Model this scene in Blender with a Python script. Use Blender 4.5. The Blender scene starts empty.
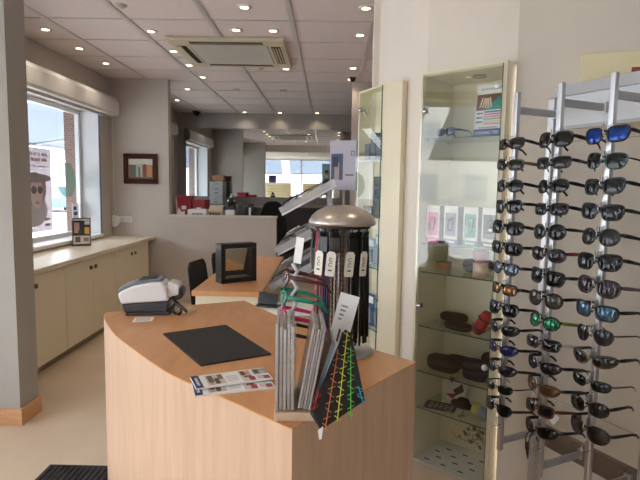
import bpy, bmesh, math, random
from mathutils import Vector, Matrix
random.seed(7)
SC = bpy.context.scene
COL = SC.collection
PI = math.pi

# ------------------------------------------------------------------ materials
def lin(c):
    return tuple(((v/255.0)/12.92 if v/255.0 <= .04045 else ((v/255.0+.055)/1.055)**2.4) for v in c)

MATS = {}
def mat(name, rgb, rough=.6, metal=0., var=.04, scale=8., bump=0., emit=0., coat=0., spec=.5, stretch=None, rgb2=None):
    """principled material with a procedural noise variation of its colour (rgb in sRGB 0-255)"""
    if name in MATS: return MATS[name]
    m = bpy.data.materials.new(name); m.use_nodes = True
    nt = m.node_tree; b = nt.nodes['Principled BSDF']
    c = lin(rgb)
    b.inputs['Roughness'].default_value = rough
    b.inputs['Metallic'].default_value = metal
    b.inputs['Specular IOR Level'].default_value = spec
    b.inputs['Coat Weight'].default_value = coat
    if emit:
        b.inputs['Emission Color'].default_value = (*c, 1); b.inputs['Emission Strength'].default_value = emit
    tc = nt.nodes.new('ShaderNodeTexCoord'); mp = nt.nodes.new('ShaderNodeMapping')
    nz = nt.nodes.new('ShaderNodeTexNoise'); rp = nt.nodes.new('ShaderNodeValToRGB')
    nz.inputs['Scale'].default_value = scale; nz.inputs['Detail'].default_value = 4
    if stretch: mp.inputs['Scale'].default_value = stretch
    nt.links.new(tc.outputs['Object'], mp.inputs['Vector']); nt.links.new(mp.outputs['Vector'], nz.inputs['Vector'])
    nt.links.new(nz.outputs['Fac'], rp.inputs['Fac'])
    c2 = lin(rgb2) if rgb2 else tuple(min(1, v*(1+var)) for v in c)
    c1 = c if rgb2 else tuple(v*(1-var) for v in c)
    rp.color_ramp.elements[0].position = .3; rp.color_ramp.elements[1].position = .7
    rp.color_ramp.elements[0].color = (*c1, 1); rp.color_ramp.elements[1].color = (*c2, 1)
    nt.links.new(rp.outputs['Color'], b.inputs['Base Color'])
    if bump:
        bp = nt.nodes.new('ShaderNodeBump'); bp.inputs['Strength'].default_value = bump; bp.inputs['Distance'].default_value = .01
        nt.links.new(nz.outputs['Fac'], bp.inputs['Height']); nt.links.new(bp.outputs['Normal'], b.inputs['Normal'])
    MATS[name] = m
    return m

def thin_glass(name, tint=(1,1,1), haze=0., hazecol=(.8,.8,.85), refl=1.0, ior=1.5):
    """pane: transparent, mirrored by fresnel, optionally a little diffuse haze of the plastic"""
    if name in MATS: return MATS[name]
    m = bpy.data.materials.new(name); m.use_nodes = True
    nt = m.node_tree; nt.nodes.clear()
    out = nt.nodes.new('ShaderNodeOutputMaterial')
    tr = nt.nodes.new('ShaderNodeBsdfTransparent'); tr.inputs['Color'].default_value = (*tint, 1)
    gl = nt.nodes.new('ShaderNodeBsdfGlossy'); gl.inputs['Roughness'].default_value = 0.0
    fr = nt.nodes.new('ShaderNodeFresnel'); fr.inputs['IOR'].default_value = ior
    mu = nt.nodes.new('ShaderNodeMath'); mu.operation = 'MULTIPLY'; mu.inputs[1].default_value = refl; mu.use_clamp = True
    ge = nt.nodes.new('ShaderNodeNewGeometry'); inv = nt.nodes.new('ShaderNodeMath'); inv.operation = 'SUBTRACT'; inv.inputs[0].default_value = 1.
    m3 = nt.nodes.new('ShaderNodeMath'); m3.operation = 'MULTIPLY'
    nt.links.new(ge.outputs['Backfacing'], inv.inputs[1]); nt.links.new(fr.outputs[0], m3.inputs[0]); nt.links.new(inv.outputs[0], m3.inputs[1])
    nt.links.new(m3.outputs[0], mu.inputs[0])
    mx = nt.nodes.new('ShaderNodeMixShader')
    base = tr
    if haze:
        df = nt.nodes.new('ShaderNodeBsdfDiffuse'); df.inputs['Color'].default_value = (*hazecol, 1)
        m2 = nt.nodes.new('ShaderNodeMixShader'); m2.inputs[0].default_value = haze
        nt.links.new(tr.outputs[0], m2.inputs[1]); nt.links.new(df.outputs[0], m2.inputs[2]); base = m2
    nt.links.new(mu.outputs[0], mx.inputs[0]); nt.links.new(base.outputs[0], mx.inputs[1]); nt.links.new(gl.outputs[0], mx.inputs[2])
    nt.links.new(mx.outputs[0], out.inputs['Surface'])
    MATS[name] = m
    return m

def wood(name, rgb, rgb2, rough=.4, axis=(1,1,1), scale=3., coat=0.):
    """fine straight grain: noise stretched along one axis plus slow tone drift"""
    if name in MATS: return MATS[name]
    m = mat(name, rgb, rough, 0, 0, scale, 0, 0, coat, .5, axis, rgb2)
    nt = m.node_tree
    nz = [n for n in nt.nodes if n.type == 'TEX_NOISE'][0]
    nz.inputs['Detail'].default_value = 8; nz.inputs['Roughness'].default_value = .65
    nz.inputs['Distortion'].default_value = .4
    return m

def translucent(name, rgb, amount):
    m = mat(name, rgb, .9, 0, .04, 10)
    nt = m.node_tree; b = nt.nodes['Principled BSDF']; out = [n for n in nt.nodes if n.type == 'OUTPUT_MATERIAL'][0]
    tl = nt.nodes.new('ShaderNodeBsdfTranslucent'); tl.inputs['Color'].default_value = (*lin(rgb), 1)
    mx = nt.nodes.new('ShaderNodeMixShader'); mx.inputs[0].default_value = amount
    nt.links.new(b.outputs[0], mx.inputs[1]); nt.links.new(tl.outputs[0], mx.inputs[2]); nt.links.new(mx.outputs[0], out.inputs['Surface'])
    return m
def plaster(name, rgb, var=.03):
    return mat(name, rgb, .85, 0, var, 3.0, .02)

W_TAUPE = plaster('taupe wall paint', (192,184,178))
W_GREY = plaster('grey wall paint', (168,163,156))
W_DARK = plaster('dark grey wall paint', (150,146,142))
W_WHITE = plaster('warm white wall paint', (226,217,206))
CREAM = mat('cream laminate', (232,222,196), .4, 0, .02, 6)
CREAM_DARK = mat('cream cabinet interior', (236,228,204), .5, 0, .02, 6)
WHITE = mat('white paint', (232,232,230), .45, 0, .02, 6)
WHITE_GLOSS = mat('white plastic', (225,224,228), .3, 0, .02, 6)
PAPER = mat('white paper', (236,236,238), .8, 0, .02, 20)
BLACK = mat('black plastic', (18,18,20), .35, 0, .1, 20)
BLACK_MATTE = mat('black fabric', (20,20,23), .9, 0, .2, 60, .2)
CHARCOAL = mat('charcoal plastic', (52,54,62), .45, 0, .05, 15)
CHROME = mat('chrome', (200,200,203), .18, 1., .02, 8)
ALU = mat('brushed aluminium', (205,205,208), .38, 1., .05, 14, 0, 0, 0, .5, (40,40,1))
ALU_DULL = mat('dull aluminium', (172,172,176), .5, .4, .04, 14)
OAK_TOP = wood('beech veneer top', (206,146,96), (222,166,116), .32, (9,1.2,9), 3.)
OAK_FRONT = wood('beech veneer front', (204,168,140), (220,188,162), .38, (14,14,1.1), 2.6)
OAK_TRIM = wood('beech skirting', (196,146,104), (212,164,122), .45, (2,2,12), 4.)
OAK_PALE = wood('pale wood block', (200,172,146), (214,190,166), .5, (3,12,12), 6.)
GREEN_EDGE = mat('green glass edge', (60,98,88), .15, 0, .05, 10)
GLASS = thin_glass('cabinet glass', (.97,.98,.965), 0, refl=2.6)
GLASS_DULL = thin_glass('narrow cabinet glass', (.96,.975,.955), 0, refl=.6)
WIN_GLASS = thin_glass('window glass', (.96,.98,1.))
SHELF_GLASS = thin_glass('glass shelf', (.92,.96,.93))
ACRYLIC = thin_glass('clear acrylic', (.96,.96,.98), .3, (.86,.87,.9), 1.2)
BLUE_GREY = translucent('awning cloth', (176,184,197), .55)
SILVER = mat('silver lacquer', (196,186,178), .3, .75, .04, 30)
def col(name, rgb, rough=.5, metal=0., var=.05, scale=12.): return mat(name, rgb, rough, metal, var, scale)

# ------------------------------------------------------------------ mesh builder
class MB:
    def __init__(s): s.v=[]; s.f=[]; s.m=[]; s.sm=[]; s.mats=[]
    def mi(s, m):
        if m not in s.mats: s.mats.append(m)
        return s.mats.index(m)
    def add(s, vs, fs, m, smooth=False, X=None):
        o=len(s.v); i=s.mi(m)
        for p in vs:
            p=Vector(p); s.v.append(tuple(X@p if X else p))
        for f in fs: s.f.append([o+k for k in f]); s.m.append(i); s.sm.append(smooth)
        return s
    def box(s, a, b, m, X=None, top=None):
        x0,y0,z0=a; x1,y1,z1=b
        vs=[(x0,y0,z0),(x1,y0,z0),(x1,y1,z0),(x0,y1,z0),(x0,y0,z1),(x1,y0,z1),(x1,y1,z1),(x0,y1,z1)]
        fs=[(3,2,1,0),(0,1,5,4),(1,2,6,5),(2,3,7,6),(3,0,4,7)]
        s.add(vs,fs,m,False,X); o=len(s.v)-8
        s.f.append([o+4,o+5,o+6,o+7]); s.m.append(s.mi(top or m)); s.sm.append(False)
        return s
    def prism(s, pts, z0, z1, m, top=None, X=None, smooth=False):
        """plan outline (counter-clockwise) raised from z0 to z1"""
        n=len(pts)
        vs=[(x,y,z0) for x,y in pts]+[(x,y,z1) for x,y in pts]
        s.add(vs,[(i,(i+1)%n,n+(i+1)%n,n+i) for i in range(n)],m,smooth,X); o=len(s.v)-2*n
        s.f.append([o+n-1-i for i in range(n)]); s.m.append(s.mi(m)); s.sm.append(False)
        s.f.append([o+n+i for i in range(n)]); s.m.append(s.mi(top or m)); s.sm.append(False)
        return s
    def lathe(s, prof, m, n=24, X=None, smooth=True, cap=True):
        vs=[]; fs=[]
        for r,z in prof:
            for k in range(n): a=2*PI*k/n; vs.append((r*math.cos(a),r*math.sin(a),z))
        for j in range(len(prof)-1):
            for k in range(n): fs.append((j*n+k,j*n+(k+1)%n,(j+1)*n+(k+1)%n,(j+1)*n+k))
        s.add(vs,fs,m,smooth,X)
        if cap:
            o=len(s.v)-len(vs)
            s.f.append([o+n-1-k for k in range(n)]); s.m.append(s.mi(m)); s.sm.append(False)
            q=o+(len(prof)-1)*n
            s.f.append([q+k for k in range(n)]); s.m.append(s.mi(m)); s.sm.append(False)
        return s
    def cyl(s, c, r, h, m, n=20, X=None, r2=None):
        T=Matrix.Translation(c); T = X@T if X else T
        return s.lathe([(r,0),(r if r2 is None else r2,h)],m,n,T)
    def tube(s, path, r, m, n=8, closed=False, flat=1., up=(0,0,1), X=None, smooth=True):
        """swept round/elliptic section; r number or list; flat scales the side axis"""
        P=[Vector(p) for p in path]; N=len(P); vs=[]; fs=[]
        R=r if isinstance(r,(list,tuple)) else [r]*N
        for i in range(N):
            if closed: t=P[(i+1)%N]-P[i-1]
            else: t=P[min(i+1,N-1)]-P[max(i-1,0)]
            t=t.normalized() if t.length>1e-9 else Vector((0,0,1))
            u=Vector(up)
            if abs(t.dot(u))>.97: u=Vector((1,0,0)) if abs(t.x)<.9 else Vector((0,1,0))
            a=t.cross(u).normalized(); b=a.cross(t).normalized()
            for k in range(n):
                q=2*PI*k/n; vs.append(P[i]+a*(R[i]*flat*math.cos(q))+b*(R[i]*math.sin(q)))
        L=N if closed else N-1
        for i in range(L):
            j=(i+1)%N
            for k in range(n): fs.append((i*n+k,i*n+(k+1)%n,j*n+(k+1)%n,j*n+k))
        s.add(vs,fs,m,smooth,X)
        if not closed:
            o=len(s.v)-len(vs)
            s.f.append([o+k for k in range(n)][::-1]); s.m.append(s.mi(m)); s.sm.append(False)
            s.f.append([o+(N-1)*n+k for k in range(n)]); s.m.append(s.mi(m)); s.sm.append(False)
        return s
    def poly(s, pts, m, X=None, t=0., nrm=None):
        """flat outline, thickened by t along nrm"""
        n=len(pts); P=[Vector(p) for p in pts]
        if not t: return s.add(P,[tuple(range(n))],m,False,X)
        d=Vector(nrm).normalized()*t
        vs=P+[p+d for p in P]
        return s.add(vs,[tuple(range(n))[::-1],tuple(range(n,2*n))]+[(i,(i+1)%n,n+(i+1)%n,n+i) for i in range(n)],m,False,X)
    def build(s, name, parent=None, bev=0., loc=(0,0,0), rot=(0,0,0), seg=2):
        me=bpy.data.meshes.new(name); me.from_pydata(s.v,[],s.f)
        for m in s.mats: me.materials.append(m)
        for p,i,q in zip(me.polygons,s.m,s.sm): p.material_index=i; p.use_smooth=q
        bm=bmesh.new(); bm.from_mesh(me); bmesh.ops.recalc_face_normals(bm,faces=bm.faces); bm.to_mesh(me); bm.free()
        o=bpy.data.objects.new(name,me); COL.objects.link(o)
        o.location=loc; o.rotation_euler=rot
        if parent: o.parent=parent
        if bev:
            b=o.modifiers.new('edge','BEVEL'); b.width=bev; b.segments=seg; b.limit_method='ANGLE'; b.angle_limit=math.radians(40); b.use_clamp_overlap=True
        return o

def tag(o, label=None, cat=None, group=None, kind=None):
    if label: o['label']=label
    if cat: o['category']=cat
    if group: o['group']=group
    if kind: o['kind']=kind
    return o
def thing(name, label, cat, loc=(0,0,0), rz=0., group=None, rot=None):
    o=bpy.data.objects.new(name,None); COL.objects.link(o); o.empty_display_size=.05
    o.location=loc; o.rotation_euler=rot if rot else (0,0,rz)
    return tag(o,label,cat,group)
def struct(name, mb, bev=0.): return tag(mb.build(name,None,bev),kind='structure')
def B(a,b,m,top=None): return MB().box(a,b,m,None,top)
def RX(a): return Matrix.Rotation(a,4,'X')
def RY(a): return Matrix.Rotation(a,4,'Y')
def RZ(a): return Matrix.Rotation(a,4,'Z')
def T(x,y,z): return Matrix.Translation((x,y,z))
def letters(name, txt, size, m, parent, loc, rot, spacing=1.0, depth=.0004):
    cu=bpy.data.curves.new(name,'FONT'); cu.body=txt; cu.size=size; cu.extrude=depth; cu.space_character=spacing
    cu.align_x='CENTER'; cu.align_y='CENTER'; cu.offset=size*.012
    tmp=bpy.data.objects.new(name+'_curve',cu); COL.objects.link(tmp)
    bpy.context.view_layer.update()
    me=bpy.data.meshes.new_from_object(tmp.evaluated_get(bpy.context.evaluated_depsgraph_get()))
    bpy.data.objects.remove(tmp); bpy.data.curves.remove(cu)
    me.materials.clear(); me.materials.append(m)
    o=bpy.data.objects.new(name,me); COL.objects.link(o); o.location=loc; o.rotation_euler=rot; o.parent=parent
    return o

# ------------------------------------------------------------------ camera
CAM_H=1.5
def make_camera():
    f_px=530.; yaw=math.radians(-.7); p=math.radians(5.65); r=math.radians(.9)
    f=Vector((math.sin(yaw)*math.cos(p),math.cos(yaw)*math.cos(p),-math.sin(p)))
    r0=Vector((math.cos(yaw),-math.sin(yaw),0)); u0=r0.cross(f)
    R=r0*math.cos(r)+u0*math.sin(r); U=u0*math.cos(r)-r0*math.sin(r)
    cd=bpy.data.cameras.new('camera'); cam=bpy.data.objects.new('camera',cd); COL.objects.link(cam)
    cam.matrix_world=Matrix(((R.x,U.x,-f.x,0),(R.y,U.y,-f.y,0),(R.z,U.z,-f.z,CAM_H),(0,0,0,1)))
    cd.sensor_width=36; cd.lens=f_px*36/640; cd.clip_start=.05; cd.clip_end=300
    SC.camera=cam
make_camera()

# ------------------------------------------------------------------ world and lights
wd=bpy.data.worlds.new('overcast sky'); SC.world=wd; wd.use_nodes=True
bg=wd.node_tree.nodes['Background']; bg.inputs['Color'].default_value=(.96,.98,1.,1); bg.inputs['Strength'].default_value=9.0

XL=-2.73; YF=-1.2; ZC=2.81; YB=9.7; XR=1.9
# ------------------------------------------------------------------ setting
def floor_mat():
    m=mat('pale beige floor',(206,184,158),.38,0,0,1.6,0,0,0,.5,None,(222,203,180))
    nt=m.node_tree
    nz=[n for n in nt.nodes if n.type=='TEX_NOISE'][0]; nz.inputs['Detail'].default_value=8; nz.inputs['Roughness'].default_value=.62
    return m
struct('floor',B((-3.1,YF-.3,-.1),(XR+.2,YB+.2,0),floor_mat()))

# ceiling: panels plus the exposed grid that carries them
cm=mat('ceiling panel',(222,210,207),.85,0,.03,40,.05)
bar=mat('ceiling grid metal',(204,197,194),.35,.25,.02,10)
c=MB().box((-3.1,2.5,ZC),(XR+.2,YB+.1,ZC+.1),cm)
for k in range(-2,5):
    x=-.96+.655*k
    c.box((x-.02,2.5,ZC-.008),(x+.02,YB,ZC),bar)
for k in range(-3,9):
    y=4.34+.62*k
    c.box((-3,y-.01,ZC-.005),(XR,y+.01,ZC),bar)
struct('ceiling',c)
c=MB().box((-3.1,YF-.1,2.6),(XR+.2,2.5,ZC+.1),plaster('soffit paint',(214,206,196)))
struct('ceiling_soffit',c)

# left (window) wall: solid masonry around three windows; brick outside
brick=bpy.data.materials.new('brown brick'); brick.use_nodes=True
nt=brick.node_tree; bt=nt.nodes.new('ShaderNodeTexBrick'); bt.inputs['Scale'].default_value=9
bt.inputs['Color1'].default_value=(*lin((126,92,78)),1); bt.inputs['Color2'].default_value=(*lin((98,72,64)),1); bt.inputs['Mortar'].default_value=(*lin((150,142,134)),1)
tcn=nt.nodes.new('ShaderNodeTexCoord'); mpn=nt.nodes.new('ShaderNodeMapping'); mpn.inputs['Rotation'].default_value=(PI/2,0,0)
nt.links.new(tcn.outputs['Object'],mpn.inputs[0]); nt.links.new(mpn.outputs[0],bt.inputs['Vector']); nt.links.new(bt.outputs['Color'],nt.nodes['Principled BSDF'].inputs['Base Color'])
nt.nodes['Principled BSDF'].inputs['Roughness'].default_value=.9
WINS=[(-.9,2.75,.35,2.52,'front'),(3.45,6.37,.9,2.36,'middle'),(7.3,9.12,1.0,2.36,'back')]
lw=MB(); lb=MB()
def side_panels(mb,x0,x1,m):
    y=YF-.3
    for (a,b,z0,z1,_) in WINS:
        mb.box((x0,y,0),(x1,a,ZC),m); mb.box((x0,a,0),(x1,b,z0),m); mb.box((x0,a,z1),(x1,b,ZC),m); y=b
    mb.box((x0,y,0),(x1,YB+.2,ZC),m)
side_panels(lw,-3.02,XL,W_TAUPE); struct('wall_left',lw)
side_panels(lb,-3.15,-3.02,brick); struct('wall_left_outside',lb)
FRAME_W=mat('white window frame',(216,218,220),.4,0,.02,8)
n=0
for (a,b,z0,z1,nm) in WINS:
    n+=1
    f=MB(); w=.05
    xi0,xi1=-3.0,-2.95
    f.box((xi0,a,z0),(xi1,a+w,z1),FRAME_W); f.box((xi0,b-w,z0),(xi1,b,z1),FRAME_W)
    f.box((xi0,a+w,z0),(xi1,b-w,z0+w),FRAME_W); f.box((xi0,a+w,z1-w),(xi1,b-w,z1),FRAME_W)
    wo=tag(f.build('window_%d'%n,None,.004),kind='structure')
    B((-2.985,a+w,z0+w),(-2.977,b-w,z1-w),WIN_GLASS).build('pane',wo)
    # reveal lining and sill
    r=MB(); jm=mat('window jamb paint',(206,208,212),.5,0,.02,8)
    r.box((-2.95,b-.004,z0),(XL+.004,b+.006,z1),jm); r.box((-2.95,a-.006,z0),(XL+.004,a+.004,z1),jm)
    r.build('jamb',wo)
    B((-2.95,a,z0-.03),(XL+.03,b,z0+.004),WHITE).build('sill',wo,.005)
    t=MB(); dk=mat('blue grey window edge',(86,98,118),.5)
    t.box((XL-.004,b-.012,z0),(XL+.006,b+.012,z1),dk); t.build('edge_strip',wo)

# pilaster between front and middle window
pz=MB().box((-2.73,3.15,0),(-1.885,3.36,ZC),W_GREY)
struct('wall_pilaster',pz)
sk=MB().box((-2.73,3.128,0),(-1.863,3.15,.105),OAK_TRIM).box((-1.885,3.15,0),(-1.863,3.36,.105),OAK_TRIM)
struct('baseboard_pilaster',sk,.004)

# picture wall, half wall, right jamb (all in one plane), mirror wall
struct('wall_picture',B((-3.0,6.7,0),(-2.0,6.82,ZC),W_TAUPE))
hw=MB().box((-2.0,6.7,0),(-.64,6.8,1.105),W_TAUPE,None)
struct('wall_half',hw)
struct('trim_1',B((-2.0,6.69,1.105),(-.63,6.81,1.128),mat('pale ledge',(204,196,188),.45)),.004)
struct('wall_jamb',B((.29,6.7,0),(1.4,6.82,ZC),plaster('rosy grey paint',(186,172,166))))
struct('wall_back',B((-3.0,YB,0),(1.4,YB+.12,ZC),W_DARK))
struct('wall_side',B((1.3,3.0,0),(1.4,YB,ZC),W_TAUPE))
MIRROR=mat('mirror silver',(214,218,216),.0,1.,0,1)
mr=thing('wall_mirror','large frameless mirror across the back wall behind the half wall','mirror',(0,YB-.012,0))
B((-2.6,0,1.31),(.95,.011,2.535),MIRROR).build('mirror_glass',mr)

# right side: three wall faces at an angle to one another
def slab(p,q,th,z0,z1,m):
    d=Vector((q[0]-p[0],q[1]-p[1],0)).normalized(); nn=Vector((-d.y,d.x,0))*th
    return MB().prism([(p[0],p[1]),(q[0],q[1]),(q[0]+nn.x,q[1]+nn.y),(p[0]+nn.x,p[1]+nn.y)],z0,z1,m)
A1a=Vector((.273,3.45)); A1b=Vector((.517,2.886)); A2b=Vector((.879,2.567)); A3b=Vector((1.95,2.18))
CIN=Vector((.656,.754))
struct('wall_display',MB().prism([tuple(A1a),tuple(A1b),tuple(A1b+CIN*.1+Vector((-.004,.003))),(A1a.x+.0918,A1a.y+.04)],0,ZC,W_WHITE))
struct('wall_cabinet',slab(A1b,A2b,.1,2.105,ZC,W_WHITE))
struct('wall_right',MB().prism([tuple(A2b),tuple(A3b),(A3b.x+.034,A3b.y+.094),tuple(A2b+CIN*.1+Vector((.012,-.006)))],0,ZC,W_WHITE))
struct('wall_end',slab(Vector((1.3,3.46)),A1a+Vector((.0,.0)),.08,0,ZC,W_WHITE))
struct('wall_right_front',B((XR,YF,0),(XR+.12,2.3,ZC),W_DARK))  # out of view; dark paint chosen to cut light bounced onto the counter

# street front behind the camera
ff=MB()
ff.box((-3.1,YF-.3,2.58),(XR+.1,YF,ZC),W_WHITE); ff.box((-3.0,YF-.3,0),(-2.66,YF,2.58),W_WHITE); ff.box((.3,YF-.3,0),(XR+.1,YF,2.58),W_WHITE)
ff.box((-2.66,YF-.3,0),(.3,YF,.3),W_WHITE)
struct('wall_front',ff)
f=MB()
for x in (-2.66,-1.05,.24): f.box((x,YF-.2,.3),(x+.06,YF-.14,2.58),FRAME_W)
f.box((-2.66,YF-.2,.3),(.3,YF-.14,.36),FRAME_W); f.box((-2.66,YF-.2,2.52),(.3,YF-.14,2.58),FRAME_W)
wf=tag(f.build('window_4',None,.004),kind='structure')
B((-2.6,YF-.175,.36),(-1.05,YF-.168,2.52),WIN_GLASS).build('pane',wf)
B((-.99,YF-.175,.36),(.24,YF-.168,2.52),WIN_GLASS).build('pane',wf)

# skirting along the counter side of the picture wall
# ------------------------------------------------------------------ outside
pav=mat('pale paving',(206,204,200),.9,0,.06,2)
struct('ground_outside',B((-60,-50,-.25),(50,60,-.12),pav))
def awning(label,pts_wall,pts_out,zw,zo,name='awning'):
    a=thing(name,label,'awning',(0,0,0))
    (x0,y0),(x1,y1)=pts_wall; (u0,v0),(u1,v1)=pts_out
    MB().poly([(x0,y0,zw),(x1,y1,zw),(u1,v1,zo),(u0,v0,zo)],BLUE_GREY,None,.012,(0,0,1)).build('cloth',a)
    MB().tube([(u0,v0,zo),(u1,v1,zo)],.03,ALU_DULL,8).build('front_rail',a)
    MB().tube([((x0+x1)/2,(y0+y1)/2,zw-.5),((u0+u1)/2,(v0+v1)/2,zo)],.018,ALU_DULL,6).build('arm',a)
    return a
awning('blue grey awning outside the middle window, nearer part',((-3.17,1.45),(-3.17,6.36)),((-4.35,1.45),(-4.35,6.36)),2.75,2.07)
awning('blue grey awning outside the middle window, far part past the gap',((-3.17,6.54),(-3.17,9.2)),((-4.35,6.54),(-4.35,9.2)),2.75,2.07)
awning('blue grey awning outside the front side window beside the door',((-3.17,-1.6),(-3.17,1.15)),((-4.35,-1.6),(-4.35,1.15)),2.8,1.95)
awning('blue grey awning over the shop front, reflected wide in the back mirror',((-1.55,-1.55),(1.6,-1.55)),((-1.55,-2.7),(1.6,-2.7)),2.85,2.05)
awning('blue grey awning over the shop front corner, the small one in the mirror',((-3.1,-1.55),(-1.85,-1.55)),((-3.1,-2.7),(-1.85,-2.7)),2.85,2.05)
def building(name,label,x0,y0,x1,y1,h,face,wallm):
    b=thing(name,label,'building',((x0+x1)/2,(y0+y1)/2,-.12))
    hx,hy=(x1-x0)/2,(y1-y0)/2
    B((-hx,-hy,0),(hx,hy,h),wallm).build('wall',b)
    MB().box((-hx-.3,-hy-.3,h),(hx+.3,hy+.3,h+.35),col('roof edge',(120,110,104),.8)).build('roof',b)
    gm=col('pale window glass',(186,194,200),.3)
    if face=='x':
        k=int((2*hy)//3)
        for i in range(k):
            for j in range(int(h//3)):
                y=-hy+1+i*3; z=1+j*3
                fr=B((hx,y-.08,z-.08),(hx+.08,y+1.38,z+1.58),WHITE).build('window',b)
                B((hx+.08,y,z),(hx+.1,y+1.3,z+1.5),gm).build('window_pane',fr)
    else:
        k=int((2*hx)//3)
        for i in range(k):
            for j in range(int(h//3)):
                x=-hx+1+i*3; z=1+j*3
                fr=B((x-.08,hy,z-.08),(x+1.38,hy+.08,z+1.58),WHITE).build('window',b)
                B((x,hy+.08,z),(x+1.3,hy+.1,z+1.5),gm).build('window_pane',fr)
building('street_house','pale rendered town house across the street, seen through the side window',-34,-14,-27,10,9,'x',col('pale render',(236,234,230),.9))
building('street_house','white town house opposite the shop front, seen in the mirror',-14,-30,12,-24,7,'y',col('white render',(226,226,224),.9))
# parked car far down the street
def car(label,loc,rz,body):
    c=thing('parked_car',label,'car',loc,rz)
    prof=[(-2.1,.3),(2.05,.3),(2.1,.62),(1.5,.85),(.75,.95),(.2,1.42),(-1.2,1.45),(-1.9,.98),(-2.12,.85)]
    MB().poly([(x,-.82,z) for x,z in prof],body,None,1.64,(0,1,0)).build('body',c,.05)
    g=MB()
    for y in (-.83,.83):
        g.poly([(.62,y,.95),(.15,y,1.34),(-.4,y,1.36),(-.4,y,.95)],col('car glass',(60,70,82),.1),None,.01,(0,1 if y<0 else -1,0))
        g.poly([(-.48,y,.95),(-.48,y,1.36),(-1.1,y,1.36),(-1.6,y,.98)],col('car glass',(60,70,82),.1),None,.01,(0,1 if y<0 else -1,0))
    g.build('side_window',c)
    for x in (-1.3,1.35):
        for y in (-.8,.62):
            MB().lathe([(.0,0),(.32,0),(.32,.18),(.18,.19),(0,.19)],BLACK,18,T(x,y,.32)@RX(-PI/2),True,False).build('wheel',c)
    return c
car('small pale blue car parked in the bright street beyond the window',(-15.9,31,-.12),2.2,col('blue grey car paint',(92,112,136),.3))

# ------------------------------------------------------------------ ceiling fittings
LAMP=mat('lamp lens',(255,226,186),.4,0,0,1,0,12.)
RING=mat('lamp ring',(226,220,214),.35,.3)
def spot(x,y,label,z=ZC,power=6.):
    t=thing('ceiling_spot',label,'ceiling spotlight',(x,y,z),0,'recessed ceiling spots')
    MB().lathe([(.031,-.006),(.048,-.008),(.054,-.004),(.054,0)],RING,24,None,True,False).build('ring',t)
    MB().lathe([(.0005,-.005),(.031,-.005),(.031,0)],LAMP,20,None,True,False).build('lens',t)
    ld=bpy.data.lights.new('spot_lamp','SPOT'); ld.energy=power; ld.color=(1.,.84,.66); ld.spot_size=math.radians(130); ld.spot_blend=.9; ld.shadow_soft_size=.04
    lo=bpy.data.objects.new('spot_lamp',ld); COL.objects.link(lo); lo.location=(0,0,-.02); lo.parent=t
SP=[(-2.43,4.65,'recessed spotlight nearest the camera in the row above the window cabinets'),
(-2.43,5.27,'recessed spotlight in the middle of the row above the window cabinets'),
(-2.43,5.89,'recessed spotlight closest to the picture wall in the row above the window cabinets'),
(-1.53,4.67,'recessed spotlight ahead of the air conditioner on its window side'),
(-1.53,5.33,'recessed spotlight beside the front corner of the air conditioner'),
(-1.53,5.93,'recessed spotlight just behind the window-side corner of the air conditioner'),
(-1.53,6.56,'recessed spotlight nearest the picture wall edge, behind the air conditioner'),
(-.63,4.03,'recessed spotlight nearest the camera above the middle of the shop'),
(-.79,4.6,'recessed spotlight of the close pair ahead of the air conditioner, window side'),
(-.48,4.61,'recessed spotlight of the close pair ahead of the air conditioner, display side'),
(-.48,6.05,'recessed spotlight just behind the air conditioner on its display side'),
(.26,4.02,'recessed spotlight nearest the camera in the row beside the display wall'),
(.26,4.71,'recessed spotlight second nearest in the row beside the display wall'),
(.26,5.97,'recessed spotlight third in the row beside the display wall, above the screen'),
(.26,6.58,'recessed spotlight farthest in the row beside the display wall, by the jamb'),
(-1.93,7.37,'recessed spotlight just beyond the picture wall corner'),
(-2.34,8.32,'recessed spotlight in the back room nearest its window'),
(-1.49,9.54,'recessed spotlight by the mirror wall, nearest the window of three'),
(-.86,9.55,'recessed spotlight by the mirror wall, middle of three'),
(-.2,9.54,'recessed spotlight by the mirror wall, nearest the jamb of three')]
for x,y,l in SP: spot(x,y,l)
SPOT2=[(-1.9,1.6),(-.7,1.6),(.5,1.6),(-1.3,.2),(.1,.2)]
for i,(x,y) in enumerate(SPOT2):
    spot(x,y,'recessed spotlight in the lower ceiling over the shop front, '+['window end','middle','display end','second row near the window','second row near the rack'][i],2.6)
for x,y,l in [(-1.544,4.02,'small round ceiling sensor between the near ceiling panels'),(-.78,6.03,'small round ceiling sensor behind the air conditioner'),(-1.26,7.33,'small round ceiling sensor over the half wall'),(-.62,7.35,'small round ceiling sensor over the office chair')]:
    t=thing('ceiling_sensor',l,'sensor',(x,y,ZC),0,'ceiling sensors')
    MB().lathe([(.0005,-.02),(.03,-.02),(.045,-.006),(.055,0)],col('sensor grey',(196,188,184),.5),20,None,True,False).build('cover',t)
for x,y,l,s in [(-2.33,9.5,'dark dome security camera on the far ceiling near the back window',1.),(.28,6.6-.12,'tiny dark dome camera on the ceiling by the jamb',.6)]:
    t=thing('security_camera',l,'camera',(x,y,ZC))
    MB().lathe([(.07*s,-.02*s),(.075*s,0)],col('camera base grey',(70,70,74),.5),20,None,True,True).build('base',t)
    MB().lathe([(.0005,-.085*s),(.03*s,-.08*s),(.055*s,-.05*s),(.06*s,-.02*s)],BLACK,20,None,True,False).build('dome',t)

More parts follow.
